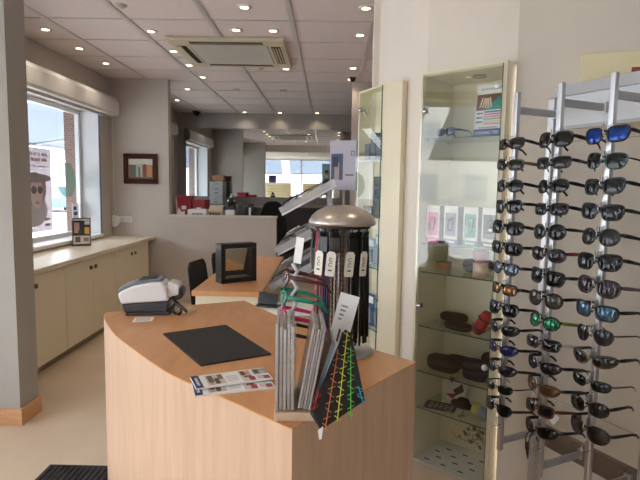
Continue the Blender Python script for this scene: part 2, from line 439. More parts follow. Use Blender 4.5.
# air conditioner cassette
def air_conditioner():
    t=thing('air_conditioner','cream ceiling cassette air conditioner with louvred edges','air conditioner',(-.93,5.33,ZC))
    am=mat('ivory plastic',(206,196,172),.45,0,.02,8)
    dark=col('vent dark',(40,38,38),.7)
    h=.53
    pz=MB()
    pz.box((-h,-h,-.035),(h,-.36,0),am).box((-h,.36,-.035),(h,h,0),am).box((-h,-.36,-.035),(-.36,.36,0),am).box((.36,-.36,-.035),(h,.36,0),am)
    pz.build('panel',t,.012)
    g=MB().box((-.36,-.36,-.03),(.36,.36,-.002),mat('return grille',(186,182,174),.6))
    for k in range(24): 
        y=-.345+k*.03; g.box((-.35,y,-.034),(.35,y+.012,-.03),mat('return grille slat',(200,196,188),.6))
    g.build('return_grille',t)
    for s in range(4):
        X=RZ(s*PI/2)
        mb=MB().box((-.33,-.475,-.0365),(.33,-.39,-.034),dark,X)
        if s==0: mb.box((-.33,-.43,-.0385),(.33,-.424,-.036),am,X)
        elif s in (1,):
            for q in range(3): mb.box((-.3,-.465+q*.026,-.045),(.3,-.455+q*.026,-.036),am,X)
        else: mb.box((-.325,-.47,-.046),(.325,-.435,-.037),am,X@T(0,0,0))
        mb.build('louvre',t)
air_conditioner()

# ------------------------------------------------------------------ window side: cabinets, worktop, blinds, poster
def base_cabinets():
    y0=3.38; ws=[1.02,1.04,1.2]; xs=-2.213
    ys=[3.38,4.43,5.48,6.53]
    nm=['nearest the pilaster, mostly hidden by it','in the middle of the row','at the far end by the picture wall']
    for i in range(3):
        a,b=ys[i],ys[i+1]
        t=thing('base_cabinet','cream two-door cabinet under the window, '+nm[i],'cabinet',(-2.46,(a+b)/2,0),0,'cream cabinets under the window')
        hw=(b-a)/2-.002
        B((-.25,-hw,.07),(.225,hw,.808),CREAM).build('body',t)
        B((-.25,-hw,0),(.19,hw,.07),col('kick board',(150,138,116),.6)).build('plinth',t)
        for s in (0,1):
            ya=-hw+.003 if s==0 else .002; yb=-.002 if s==0 else hw-.003
            d=B((.227,ya,.075),(.245,yb,.804),CREAM).build('door',t,.002)
            yk=yb-.05 if s==0 else ya+.05
            MB().box((.245,yk-.016,.70),(.262,yk+.016,.735),mat('bronze knob',(112,98,78),.35,.8)).build('knob',d,.004)
    w=B((-2.73,3.362,.81),(-2.19,6.695,.85),mat('pale cream worktop',(226,216,196),.35,0,.03,10)).build('worktop',None,.006)
    tag(w,'long pale worktop on the cream cabinets below the window','worktop')
base_cabinets()
def blind(y0,y1,z0,z1,label,x=XL):
    t=thing('roller_blind',label,'blind',(x,(y0+y1)/2,z0))
    L=(y1-y0)/2; H=z1-z0
    pr=[(0,0),(.11,0),(.13,.03),(.13,H-.05),(.1,H),(0,H)]
    MB().poly([(px,-L,pz) for px,pz in pr],WHITE,None,2*L,(0,1,0)).build('cassette',t,.006)
    MB().box((.03,-L+.03,-.03),(.05,L-.03,0),col('blind bottom bar',(200,200,200),.5)).build('bottom_bar',t)
    MB().tube([(.06,L-.06,0),(.06,L-.06,-.9),(.075,L-.05,-1.2)],.003,WHITE,5).build('pull_chain',t)
blind(3.38,6.69,2.34,2.56,'long white roller blind cassette above the window cabinets')
blind(7.2,9.3,2.36,2.56,'white roller blind cassette in the back room, doubled in the mirror')
def window_poster():
    t=thing('window_poster','pale poster of a woman in sun hat and sunglasses stuck on the window','poster',(-2.965,5.28,1.0),0)
    # local x towards the room (thickness), y along wall, z up
    pm=translucent('backlit pale poster paper',(214,208,212),.6)  # paper colour paled to imitate the glare of daylight behind it
    B((0,-.4,0),(.004,.4,.86),pm).build('sheet',t)
    a=MB(); g1=col('poster dark grey',(158,150,154),.8); g2=col('poster skin grey',(214,200,200),.8); g3=col('poster light grey',(192,186,190),.8)  # print tones lightened too, the backlight washing them out is in the colour
    def ell(cy,cz,ry,rz,m,x,n=24): a.poly([(x,cy+ry*math.cos(2*PI*k/n),cz+rz*math.sin(2*PI*k/n)) for k in range(n)],m,None,.0006,(1,0,0))
    ell(.08,.22,.22,.16,g3,.0045); ell(.07,.44,.22,.17,g1,.005); ell(.1,.40,.12,.16,g2,.0056); ell(.09,.55,.30,.045,g1,.0064)
    ell(.05,.43,.052,.04,col('poster black',(112,106,112),.7),.0064); ell(.165,.43,.05,.04,col('poster black',(52,48,54),.7),.0064)
    ell(.11,.30,.04,.012,col('poster lip',(190,140,146),.8),.0064)
    a.build('portrait_print',t)
    a=MB(); red=col('poster red lettering',(204,172,174),.8)
    random.seed(3)
    for row,(z,h,m) in enumerate([(.78,.03,g3),(.72,.036,red),(.665,.014,g3)]):
        y=-.3
        while y<.3:
            w=random.uniform(.02,.06); a.box((.0042,y,z),(.0052,y+w,z+h),m); y+=w+random.choice([.008,.012,.03])
    for z in (.12,.09,.06): a.box((.0042,-.05,z),(.0052,.12,z+.012),g3)
    for z in (.05,.11): a.box((.0042,.24,z),(.0052,.34,z+.025),g1)
    a.build('lettering',t)
window_poster()
t=thing('window_decal','round pale green translucent decal on the window pane','decal',(-2.974,6.04,1.54))
MB().poly([(0,.215*math.cos(2*PI*k/40),.195*math.sin(2*PI*k/40)) for k in range(40)],thin_glass('pale green film',(.62,.76,.70),.25,(.66,.76,.70),.5),None,.002,(1,0,0)).build('film',t)
t=thing('window_sticker','small white sticker with blue marks at the foot of the window','sticker',(-2.974,6.23,1.07))
B((0,-.075,0),(.003,.075,.2),PAPER).build('sheet',t)
a=MB(); bl=col('sticker blue',(58,70,140),.7)
a.box((.003,-.05,.12),(.004,.02,.165),bl).box((.003,-.05,.06),(.004,.045,.1),bl); a.build('print',t)
# leaflet holder on worktop
t=thing('leaflet','dark illustrated leaflet with photos standing on the worktop below the window','leaflet',(-2.57,5.5,.85),math.radians(22))
B((-.09,0,0),(.09,.008,.3),col('leaflet black',(40,38,40),.5)).build('sheet',t,0,(0,0,0),(-.28,0,0))
a=MB()
for (x0,z0,x1,z1,c_) in [(-.08,.02,.08,.11,(196,186,172)),(-.06,.04,-.01,.1,(92,74,62)),(.02,.05,.07,.09,(120,108,98)),(-.07,.14,-.02,.25,(172,142,120)),(-.03,.12,.0,.17,(60,56,56)),(.03,.13,.075,.2,(202,160,60)),(.03,.23,.08,.27,(188,182,172)),(-.08,.275,.08,.285,(222,218,210))]:
    a.box((x0,-.0008-.0003*len(a.v)/8,z0),(x1,0,z1),col('leaflet tone %d'%c_[0],c_,.6))
a.build('photo_print',t,0,(0,0,0),(-.28,0,0))
B((-.07,0,0),(.07,.08,.004),col('leaflet black',(40,38,40),.5)).build('strut',t)
# small bright white wedge shape by the window, sockets, picture
t=thing('window_lever','small white wedge shape beside the window edge','bracket',(-2.69,6.695,.965))
MB().poly([(-.03,0,0),(.03,0,0),(.06,0,.05),(.06,0,.13),(-.02,0,.15),(-.03,0,.12)],col('bright white wedge',(240,238,232),.4),None,-.03,(0,1,0)).build('body',t,.006)
t=thing('wall_socket','white double power socket on the taupe wall','socket',(-2.55,6.695,1.06))
B((-.08,-.012,-.038),(.08,0.003,.038),WHITE_GLOSS).build('plate',t,.005)
for s in (-1,1): MB().lathe([(.024,0),(.024,.004),(.02,.002),(.002,-.002)],mat('socket recess',(196,194,190),.4),18,T(s*.038,-.012,0)@RX(PI/2),True,False).build('recess',t)
def picture():
    t=thing('framed_picture','small dark wooden framed picture of a shop front on the taupe wall','picture',(-2.35,6.698,1.7))
    fm=wood('mahogany',(52,24,20),(74,36,30),.55,(2,2,12),8.); fm.node_tree.nodes['Principled BSDF'].inputs['Specular IOR Level'].default_value=.15
    f=MB(); w,h,b=.215,.187,.062
    for a_ in ((-w,-h,w,-h+b),(-w,h-b,w,h),(-w,-h+b,-w+b,h-b),(w-b,-h+b,w,h-b)):
        f.box((a_[0],-.03,a_[1]),(a_[2],0,a_[3]),fm)
    f.build('frame',t,.008)
    B((-w+b,-.012,-h+b),(w-b,-.003,h-b),col('picture mount',(206,196,180),.7)).build('mount',t)
    a=MB()
    for (x0,z0,x1,z1,c_) in [(-.15,-.124,.15,.05,(158,104,80)),(-.15,.05,.15,.124,(206,206,192)),(-.13,-.09,-.07,.045,(96,112,104)),(-.055,-.1,.02,.06,(176,186,176)),(-.03,-.1,-.005,.02,(92,110,120)),(.035,-.1,.065,.06,(110,70,52)),(.08,-.1,.14,.045,(188,140,104)),(-.15,-.124,.15,-.105,(96,100,92))]:
        a.box((x0,-.0135-.0004*len(a.v)/8,z0),(x1,-.012,z1),col('picture tone %d %d'%(c_[0],c_[1]),c_,.7))
    a.build('artwork',t)
picture()

# ------------------------------------------------------------------ reception counter
ZT=.95
curve=[(-.944,2.238),(-.925,2.16),(-.836,1.998),(-.752,1.868),(-.659,1.75),(-.536,1.597),(-.439,1.489),(-.361,1.42),(-.226,1.303),(-.14,1.224),(-.071,1.163)]
def smooth_curve(P,k=4):
    out=[]
    for i in range(len(P)-1):
        p0=P[max(i-1,0)]; p1=P[i]; p2=P[i+1]; p3=P[min(i+2,len(P)-1)]
        for j in range(k):
            u=j/k
            out.append(tuple(.5*((2*p1[q])+(-p0[q]+p2[q])*u+(2*p0[q]-5*p1[q]+4*p2[q]-p3[q])*u*u+(-p0[q]+3*p1[q]-3*p2[q]+p3[q])*u**3) for q in (0,1)))
    return out+[P[-1]]
cv=smooth_curve(curve)
outline=cv+[(.292,1.65),(.172,1.775),(-.222,2.255),(-.392,2.52)]
def counter():
    t=thing('reception_counter','beech veneer reception counter with a curved front in the foreground','counter',(0,0,0))
    sh=[(x*1.0,y) for x,y in outline]
    MB().prism(sh,.0,ZT-.004,OAK_FRONT).build('body',t)
    MB().prism(sh,ZT-.004,ZT,OAK_TOP).build('top',t)
counter()

# desk mat
def on_counter_quad(name,label,cat,pts,th,m,z=ZT,part='sheet',group=None):
    cx=sum(p[0] for p in pts)/len(pts); cy=sum(p[1] for p in pts)/len(pts)
    t=thing(name,label,cat,(cx,cy,z),0,group)
    return t,MB().prism([(x-cx,y-cy) for x,y in pts],0,th,m).build(part,t),(cx,cy)
leather=mat('black leatherette',(30,29,30),.55,0,.15,90,.15)
t,o,_=on_counter_quad('desk_mat','black rectangular desk pad on the wooden counter top','desk pad',[(-.378,1.57),(-.176,1.694),(-.392,2.046),(-.597,1.906)],.004,leather,part='pad')
a=MB()
P=[(-.378,1.57),(-.176,1.694),(-.392,2.046),(-.597,1.906)]
a.tube([(x+.3858*1-0,y-1.804,.004) for x,y in P],.0015,BLACK,5,True); a.build('stitching',t)
# receipt
t,o,_=on_counter_quad('receipt','small white printed receipt in front of the card reader','receipt',[(-.775,2.075),(-.702,2.1),(-.715,2.17),(-.79,2.15)],.0006,PAPER)
a=MB()
for k in range(5): a.box((-.03,-.03+k*.012,.0006),(.026,-.026+k*.012,.0009),col('receipt ink',(150,150,152),.8),RZ(.3))
a.build('print',t)
t=thing('wooden_coaster','pale round disc lying on the counter behind the hand reader','disc',(-.62,2.285,ZT))
MB().lathe([(.001,0),(.05,0),(.052,.003),(.05,.005),(.001,.005)],col('pale card',(232,206,164),.6),24,None,True,False).build('disc',t)

def card_printer():
    # white and charcoal desk machine, tilted back on a flat foot
    t=thing('desk_printer','white and charcoal desktop label machine on the counter corner','printer',(-.765,2.24,ZT),.12)
    MB().box((-.085,-.055,0),(.1,.065,.014),CHARCOAL).build('foot',t,.005)
    s=[(-.09,.03),(.092,.045),(.094,.065),(-.1,.052)]
    MB().poly([(x,-.055,z) for x,z in [(-.088,.014),(.088,.014),(.097,.06),(-.098,.05)]],CHARCOAL,None,.115,(0,1,0)).build('lower_body',t,.006)
    up=[(-.098,.05),(.097,.062),(.088,.12),(.07,.145),(.02,.142),(-.05,.128),(-.1,.105),(-.112,.09)]
    MB().poly([(x,-.06,z) for x,z in up],WHITE_GLOSS,None,.125,(0,1,0)).build('housing',t,.01,seg=3)
    lid=[(-.113,.092),(-.1,.107),(-.05,.13),(.02,.144),(.07,.147),(.064,.155),(.02,.153),(-.052,.14),(-.106,.117)]
    MB().poly([(x,-.05,z) for x,z in lid],mat('blue grey plastic',(120,128,142),.4),None,.115,(0,1,0)).build('lid',t,.003)
    MB().poly([(x,-.03,z) for x,z in [(-.03,.1365+.01),(.04,.149+.005),(.04,.158),(-.03,.152)]],CHARCOAL,None,.07,(0,1,0)).build('slot',t)
    hd=[(.09,.075),(.135,.085),(.14,.13),(.1,.142),(.088,.135)]
    MB().poly([(x,-.045,z) for x,z in hd],WHITE_GLOSS,None,.09,(0,1,0)).build('head',t,.006)
    MB().lathe([(.001,-.042),(.024,-.042),(.027,-.038),(.027,.038),(.024,.042),(.001,.042)],CHARCOAL,24,T(.128,0,.09)@RX(PI/2),True,False).build('roll',t)
card_printer()
t=thing('hand_scanner','small black hand scanner with a finger ring beside the desk printer','scanner',(-.63,2.205,ZT),-.5)
MB().tube([(.024*math.cos(2*PI*k/20),0,.026+.024*math.sin(2*PI*k/20)) for k in range(20)],.0055,BLACK,8,True).build('ring',t)
MB().tube([(-.03,.01,.062),(.0,0,.05),(.05,-.005,.03),(.062,-.005,.022)],[.006,.008,.007,.005],BLACK,8).build('handle',t)

# brochures
def brochure(label,loc,rz,z):
    t=thing('brochure',label,'brochure',(loc[0],loc[1],z),rz,'brochures on the counter')
    L,Wd=.215,.095
    B((-L/2,-Wd/2,0),(L/2,Wd/2,.0045),PAPER).build('pages',t)
    navy=col('navy print',(38,52,104),.5)
    a=MB(); z0=.0046
    def r(x0,y0,x1,y1,c_,dz=0): a.box((-L/2+x0*L,-Wd/2+y0*Wd,z0-.0005+dz),(-L/2+x1*L,-Wd/2+y1*Wd,z0+dz),col('print %d %d %d'%c_,c_,.5))
    r(0,0,.1,1,(38,52,104))
    r(.17,.1,.4,.9,(206,192,180)); r(.19,.3,.26,.85,(92,78,72),.0002); r(.27,.15,.33,.6,(74,66,68),.0002); r(.33,.5,.39,.88,(132,104,88),.0002); r(.2,.1,.25,.3,(190,150,130),.0002)
    r(.62,.05,.78,.95,(214,200,192)); r(.64,.55,.7,.9,(86,62,58),.0002); r(.7,.6,.76,.85,(196,150,130),.0002); r(.66,.35,.76,.5,(120,84,80),.0002); r(.71,.08,.79,.38,(160,44,66),.0002)
    r(.81,.5,1,.95,(128,168,172)); r(.83,.6,.89,.9,(70,62,62),.0002); r(.9,.55,.96,.8,(206,170,156),.0002); r(.82,.1,.9,.4,(206,192,190)); r(.9,.08,.98,.35,(150,60,78),.0002)
    for k in range(4): r(.43,.25+k*.12,.58,.29+k*.12,(176,178,186))
    for k in range(5): r(.035,.2+k*.13,.07,.29+k*.13,(228,230,236),.0002)
    a.build('print',t)
brochure('upper colourful brochure with a navy end band on the counter edge',(-.262,1.452),.42,ZT+.0065)
brochure('lower colourful brochure mostly covered, sticking out towards the counter edge',(-.25,1.412),.33,ZT)

# ------------------------------------------------------------------ cloth stand and cord display on the counter
FR_A=math.atan2(1.65-1.163,.292+.071)       # direction of the counter's short front face
def cloth_stand():
    # wooden tray; local x along its front edge, y away from the viewer
    base=(-.052,1.262,ZT); rz=.06
    t=thing('display_tray','pale wooden tray holding upright cloth packs at the counter corner','tray',base,rz)
    B((-.068,-.062,0),(.07,.13,.022),OAK_PALE).build('base',t,.002)
    M0=T(*base)@RZ(rz)
    pk=mat('clear sleeve over grey cloth',(176,170,171),.3,0,.1,14,0,0,.5,.5,(1,1,8)); edge=mat('pack edge',(206,200,196),.3,0,.25,60,0,0,0,.5,(30,1,1))
    white=col('pack card',(222,216,212),.6); red=col('pack red',(168,34,54),.6)
    specs=[(-.043,0.0,.046,.208,'grey clear-sleeved cloth packs standing upright at the end of the wooden tray'),
           (.002,.17,.032,.208,'clear-sleeved cloth packs leaning at the middle of the wooden tray'),
           (.024,.30,.012,.165,'blue-edged cloth pack leaning behind the zigzag pouch')]
    for i,(x,lean,th,h,lab) in enumerate(specs):
        p=M0@Vector((x,.0,.022))
        q=thing('cloth_pack',lab,'cloth pack',tuple(p),rz,'cloth packs in the wooden tray')
        n=5 if i<2 else 2
        for k in range(n):
            xx=-th/2+th*k/n
            m1=pk if i<2 else [mat('pack photo print',(84,100,122),.35,0,0,14,0,0,0,.5,None,(176,150,138)),col('sky blue pack',(112,158,190),.3)][k%2]
            MB().box((xx,(-.03 if i==2 else -.055)+.004*(k%2),0),(xx+th/n*.8,.10,h-.006*(k%3)),m1,RY(lean)@T(0,0,.003+.5*th*math.sin(lean))).build('sleeve',q,.001)
        c=MB()
        if i==1:
            c.box((th/2+.0005,-.03,.05),(th/2+.002,.02,.17),white,RY(lean)); c.box((th/2+.0018,-.02,.12),(th/2+.0026,.01,.15),red,RY(lean))
            c.build('card',q)
        if i==0:
            c.box((th/2+.0005,-.02,.04),(th/2+.002,.06,.19),white,RY(lean)); c.box((th/2+.0018,0,.09),(th/2+.0026,.04,.12),red,RY(lean)); c.build('card',q)
    return M0,rz
M0,TRZ=cloth_stand()
def zigzag_pouch():
    # stiff folded pouch leaning against the tray end, black with four stitched zigzag lines
    t=thing('zigzag_pouch','black kite-shaped cloth pouch with rainbow zigzag stitching leaning on the tray','pouch',(0,0,0))
    # corner points found on the leaning plane
    top=Vector((.050,1.30,1.15)); lft=Vector((-.031,1.16,.99)); bot=Vector((-.006,1.135,.962)); rgt=Vector((.095,1.18,1.015)); top2=Vector((.066,1.29,1.142))
    n=(rgt-top).cross(lft-top).normalized()
    if n.y>0: n=-n
    blk=mat('black pouch cloth',(22,20,24),.75,0,.15,60)
    MB().poly([top,lft,bot,rgt,top2],blk,None,-.008,n).build('cloth',t,.003)
    ea,eb=lft-top,rgt-top
    # plan of the pouch face in its own units: tip (290,102), side corners (160,372) and (340,345)
    def pt(x,y):
        dx,dy=x-290,y-102; a1,a2=-130.,270.; b1,b2=50.,243.
        det=a1*b2-b1*a2; a=(dx*b2-b1*dy)/det; b=(a1*dy-a2*dx)/det
        return top+ea*a+eb*b+n*.0012
    for (c_,p0,p1,k_) in [((206,52,62),(192,305),(172,365),4),((222,128,66),(262,175),(207,425),11),((226,226,70),(298,115),(246,405),13),((106,206,84),(306,170),(290,395),11),((70,178,206),(322,300),(334,360),4)]:
        a=MB(); m=col('stitch %d'%c_[0],c_,.6)
        a.tube([pt(*p0),pt(*p1)],.0011,m,5)
        L=math.hypot(p1[0]-p0[0],p1[1]-p0[1]); d=((p1[0]-p0[0])/L,(p1[1]-p0[1])/L); w=(-d[1],d[0])
        for k in range(k_):
            f=(k+.5)/k_; x=p0[0]+(p1[0]-p0[0])*f; y=p0[1]+(p1[1]-p0[1])*f; s_=1 if k%2 else -1
            a.tube([pt(x-w[0]*11-d[0]*6*s_,y-w[1]*11-d[1]*6*s_),pt(x+w[0]*11+d[0]*6*s_,y+w[1]*11+d[1]*6*s_)],.0009,m,5)
        a.build('stitching',t)
    MB().poly([bot+n*-.004+Vector((-.006,0,0)),bot+n*-.004+Vector((-.003,0,-.022+.0)),bot+n*-.004+Vector((.003,0,-.02)),bot+n*-.004+Vector((.006,0,.01))],PAPER,None,.001,n).build('label_tab',t)
zigzag_pouch()
def display_card():
    t=thing('display_card','white cardboard sign with small black drawing above the zigzag pouch','card',(.012,1.392,1.0),-.25)
    X=RX(-.12)@RY(.22)
    MB().box((-.026,0,-.028),(.028,.0015,.222),PAPER,X).build('card',t)
    a=MB(); g=col('card ink',(60,60,64),.7)
    for k in range(4): a.box((-.014,-.0008,.185-k*.012),(.004-.003*k,0,.19-k*.012),col('card grey ink',(150,150,156),.7),X)
    a.box((-.004,-.0008,.09),(.001,0,.125),g,X).box((.006,-.0008,.08),(.016,0,.12),g,X); a.build('print',t)
display_card()
def spectacle_tower():
    # slim white stand behind the packs with children's frames hung on it
    bx,by=-.092,1.42
    t=thing('spectacle_stand','slim white zigzag stand behind the cloth packs carrying coloured frames','stand',(bx,by,ZT))
    MB().lathe([(.03,0),(.03,.006),(.012,.01),(.001,.011)],WHITE_GLOSS,20,None,True,False).build('foot',t)
    pth=[(0,0,.008)]+[(.007*(1 if k%2 else -1)+k*.0006,0,.03+.0225*k) for k in range(15)]
    MB().tube(pth,.005,WHITE_GLOSS,8).build('stem',t)
    c=thing('price_card','small white tilted price card on top of the white stand','card',(bx+.014,by-.004,ZT+.346))
    MB().box((-.012,-.001,0),(.012,.001,.07),PAPER,RY(.12)@RZ(-.5)).build('sheet',c)
    return bx,by
TB=spectacle_tower()

# ---- spectacles -----------------------------------------------------------
def outline_pts(w,h,n,ex,skew,drop,N=28):
    pts=[]
    for k in range(N):
        a=2*PI*k/N; c,s=math.cos(a),math.sin(a)
        x=abs(c)**(2/ex)*(1 if c>=0 else -1)*w/2; z=abs(s)**(2/ex)*(1 if s>=0 else -1)*h/2
        if z<0: x*=1-drop*(-z/(h/2))
        z+=skew*x
        pts.append((x,z))
    return pts
SC_=1.0
def spectacles(name,label,cat,loc,rz,frame,lens,temple=None,w=.056,h=.038,ex=3.,skew=.06,drop=.12,rim=.0022,wrap=3.2,tw=.0045,droop=-.1,group=None,tilt=0.,rot=None,tlen=.135,tip=None):
    """a pair of glasses: local x across, front towards -y, temples towards +y, origin at the bridge"""
    t=thing(name,label,cat,loc,rz,group,rot=rot if rot else (0,0,0))
    if rot is None: t.rotation_euler=(Matrix.Rotation(rz,3,'Z')@Matrix.Rotation(tilt,3,'Y')@Matrix.Rotation(droop,3,'X')).to_euler()
    gap=.009; cx=w/2+gap
    def yy(x): return wrap*x*x
    fm=MB()
    for s in (-1,1):
        o=outline_pts(w,h,0,ex,skew,drop)
        P=[(s*(cx+x),yy(cx+x),z) for x,z in o]
        fm.tube(P,rim,frame,6,True,1.2,(0,1,0))
        L=MB(); n=len(P)
        vs=[(s*cx,yy(cx)-.0038,0)]; Q=(.3,.6,.85,.98)
        for q in Q: vs+=[(s*(cx+x*q),yy(cx+x*q)-.0038*(1-q*q),z*q) for x,z in o]
        fs=[(0,1+k,1+(k+1)%n) for k in range(n)]+[(1+r*n+k,1+(r+1)*n+k,1+(r+1)*n+(k+1)%n,1+r*n+(k+1)%n) for r in range(len(Q)-1) for k in range(n)]
        L.add(vs,fs,lens,True); L.build('lens',t)
    fm.tube([(-gap-.003,yy(gap),h*.16),(-gap*.4,-.002,h*.24),(gap*.4,-.002,h*.24),(gap+.003,yy(gap),h*.16)],rim*1.3,frame,8)
    for s in (-1,1):
        fm.tube([(s*(gap+.004),.003,-.002),(s*(gap-.001),.01,-.006)],.0025,frame,6)
        xe=cx+w/2
        fm.tube([(s*(xe-.004),yy(xe-.004),h*.22+skew*w/2),(s*(xe+.004),yy(xe)+.004,h*.2+skew*w/2)],tw*.8,frame,8,False,.5)
    fm.build('frame',t)
    tm=temple or frame
    for s in (-1,1):
        xe=cx+w/2+.004; y0=yy(xe)+.002; z0=h*.2+skew*w/2
        k=MB()
        k.tube([(s*xe,y0,z0),(s*(xe+.002),y0+.03,z0),(s*(xe+.001),y0+tlen*.68,z0-.001),(s*(xe-.002),y0+tlen*.86,z0-.007),(s*(xe-.006),y0+tlen,z0-.021)],[tw,tw*1.1,tw*.8,tw*.75,tw*.7],tm,8,False,.35)
        k.build('temple',t)
    return t
PLW=col('clear lens tint',(196,200,204),.1)
CLEAR=thin_glass('spectacle lens',(.93,.95,.96),.06)
DARKLENS=mat('dark lens',(16,17,20),.07,0,.1,20,0,0,.6)
CH=dict(w=.042,h=.032,rim=.0032,wrap=2.2,tlen=.11,rz=None)
for cn,rgb,dz,dx,q in [('teal',(28,142,120),.257,-.020,'hung second from the top on the white stand'),('maroon',(86,34,34),.31,-.014,'hung highest on the white stand'),('pink',(206,44,110),.205,-.020,'hung third from the top on the white stand')]:
    spectacles('child_spectacles','%s plastic spectacles %s'%(cn,q),'spectacles',(TB[0]+dx-.006,TB[1]-.003,ZT+dz),-1.45,col(cn+' plastic',rgb,.3),CLEAR,tw=.0055,rim=.0032,w=.042,h=.034,droop=-.2,tlen=.115)
spectacles('reading_spectacles','black round spectacles hung lowest of all on the white stand','spectacles',(TB[0]-.022,TB[1]-.003,ZT+.158),-1.45,BLACK,CLEAR,rim=.0022,w=.042,h=.042,ex=2.2,droop=-.2,tlen=.11)

def cord_display():
    cx,cy=.052,1.755
    t=thing('cord_display','silver domed carousel of spectacle cords on the counter','display stand',(cx,cy,ZT))
    MB().lathe([(.112,0),(.112,.006),(.104,.012),(.02,.016),(.001,.016)],mat('grey metal base',(172,172,172),.3,.7),40,None,True,False).build('base',t)
    MB().cyl((0,0,.014),.012,.42,ALU,18).build('pole',t)
    MB().lathe([(.001,.494),(.03,.4925),(.06,.486),(.085,.474),(.102,.458),(.111,.442),(.112,.434),(.106,.428),(.001,.428)],SILVER,48,None,True,False).build('dome',t)
    MB().lathe([(.001,.428),(.094,.428),(.094,.419),(.001,.419)],BLACK,36,None,True,False).build('hook_ring',t)
    rs=random.Random(5)
    pal=[('black',(16,16,18))]*5+[('red',(176,44,58)),('navy',(38,54,108)),('brown beaded',(112,84,62)),('silver beaded',(170,160,152)),('grey',(98,96,98)),('wine',(110,36,50)),('blue',(44,74,140))]
    front=[(-2.85,'red'),(-2.6,'grey'),(-2.42,'wine'),(-2.2,'navy'),(-2.02,'brown beaded'),(-1.8,'silver beaded'),(-1.6,'brown beaded'),(-1.25,'black'),(-1.0,'black'),(-.8,'black'),(-.56,'black'),(-.38,'black'),(-.2,'black'),(.1,'red'),(3.2,'black'),(2.8,'blue'),(2.3,'grey'),(1.8,'black'),(1.3,'silver beaded'),(.8,'black'),(.45,'navy')]
    cmap={k:v for k,v in pal}
    ORDC=['at its window side']+['%s after the window-side red one'%q for q in 'first second third fourth fifth sixth seventh eighth ninth tenth eleventh twelfth thirteenth fourteenth fifteenth sixteenth seventeenth eighteenth nineteenth twentieth'.split()]
    where=['facing the window','behind the brochures','at the front','at the front by the price tags','beside the cabinet','at the back']
    for i,(a,cn) in enumerate(front):
        x,y=.085*math.cos(a),.085*math.sin(a)
        c=thing('neck_strap','%s neck cord on the silver carousel, %s'%(cn,ORDC[i]),'cord',(cx+x,cy+y,ZT+.4165),a,'spectacle cords on the carousel')
        m=col('cord '+cn,cmap[cn],.6,0,.3,140)
        for s in (-1,1):
            n=2
            for k in range(n):
                dy=s*(.0038+.0036*k); dx=rs.uniform(-.006,.006)
                zl=-.34-rs.uniform(0,.04)
                P=[(0,dy*.4,-.006),(dx*.4,dy,-.06),(dx,dy*1.15,-.2),(dx*1.2,dy*1.1,zl)]
                r=.0032 if cn=='black' else .0028
                if 'beaded' in cn:
                    N=46; P=[(Vector(P[0])*(1-u)+Vector(P[3])*u) for u in [j/N for j in range(N+1)]]; r=[.0015 if j%2 else .0032 for j in range(N+1)]
                MB().tube(P,r,m,6).build('strand',c)
        MB().tube([(0,-.005,-.0),(.0,-.003,-.012),(0,.003,-.012),(0,.005,0)],.002,CHROME,6).build('hook',c)
        if i in (3,5,7,9,15,17):
            g=MB().box((.012,-.016,-.07),(.02,.016,-.02),BLACK); g.poly([(.01,-.016,-.02),(.022,-.01,-.004),(.022,.01,-.004),(.01,.016,-.02)],BLACK,None,.006,(1,0,0))
            g.build('header',c,.002)
            tg=MB(); tag_m=col('ivory tag',(238,232,222),.6)
            pr=[(.0,-.015,-.14),(.0,-.013,-.145),(0,.013,-.145),(0,.015,-.14),(0,.015,-.075),(0,.008,-.066),(0,-.008,-.066),(0,-.015,-.075)]
            X=T(.022+.002*(i%2),.004*(-1)**i,0)@RX(.09*(-1)**i)
            tg.poly(pr,tag_m,X,.0012,(1,0,0)); to=tg.build('price_tag',c)
            ink=MB(); im=col('tag ink',(40,38,40),.7)
            for (yc,zc,r_) in ((0,-.092,.0055),(0,-.108,.0055)):
                ink.tube([(.0016,yc+r_*math.cos(.6+q*.42),zc+r_*math.sin(.6+q*.42)) for q in range(13)],.0009,im,5,False,1,(1,0,0),X)
            ink.box((.0012,-.006,-.128),(.0018,.006,-.124),im,X); ink.build('drawing',to)
cord_display()

# ------------------------------------------------------------------ floor mat
t=thing('door_mat','black ribbed door mat on the pale floor','mat',(-1.21,2.3,0))
m=MB().box((-.245,-.38,0),(.245,.38,.006),mat('black rubber',(34,34,36),.8,0,.1,30))
for k in range(16): 
    x=-.235+k*.029; m.box((x,-.36,.006),(x+.014,.36,.011),mat('dark ribs',(52,52,55),.9,0,.1,60))
m.build('ribbed_mat',t)

# ------------------------------------------------------------------ desk behind the counter
def desk():
    t=thing('consulting_desk','wooden topped consulting desk with cream pedestal behind the counter','desk',(-.68,4.5,0))
    B((-.235,-.95,.75),(.245,.92,.785),OAK_TOP).build('desk_top',t,.003)
    B((-.215,-.92,.0),(.215,-.88,.75),CREAM).build('end_panel',t)
    B((-.215,.86,.0),(.215,.9,.75),CREAM).build('end_panel',t)
    B((.10,-.88,.1),(.13,.86,.7),CREAM).build('modesty_panel',t)
desk()
def table_mirror():
    t=thing('table_mirror','thick black framed tilting mirror standing on the desk','mirror',(-.69,3.97,.785),.62)
    w,h,b,d=.145,.29,.035,.075
    f=MB()
    f.box((-w,-d,0),(w,d*.4,b),BLACK).box((-w,-d,h-b),(w,d*.4,h),BLACK).box((-w,-d,b),(-w+b,d*.4,h-b),BLACK).box((w-b,-d,b),(w,d*.4,h-b),BLACK)
    f.build('frame',t,.003)
    X=T(0,-.01,h/2)@RX(.2)
    g=MB().box((-w+b+.004,-.004,-h/2+b+.004),(w-b-.004,.004,h/2-b-.01),MIRROR,X)
    g.build('mirror_plate',t)
table_mirror()
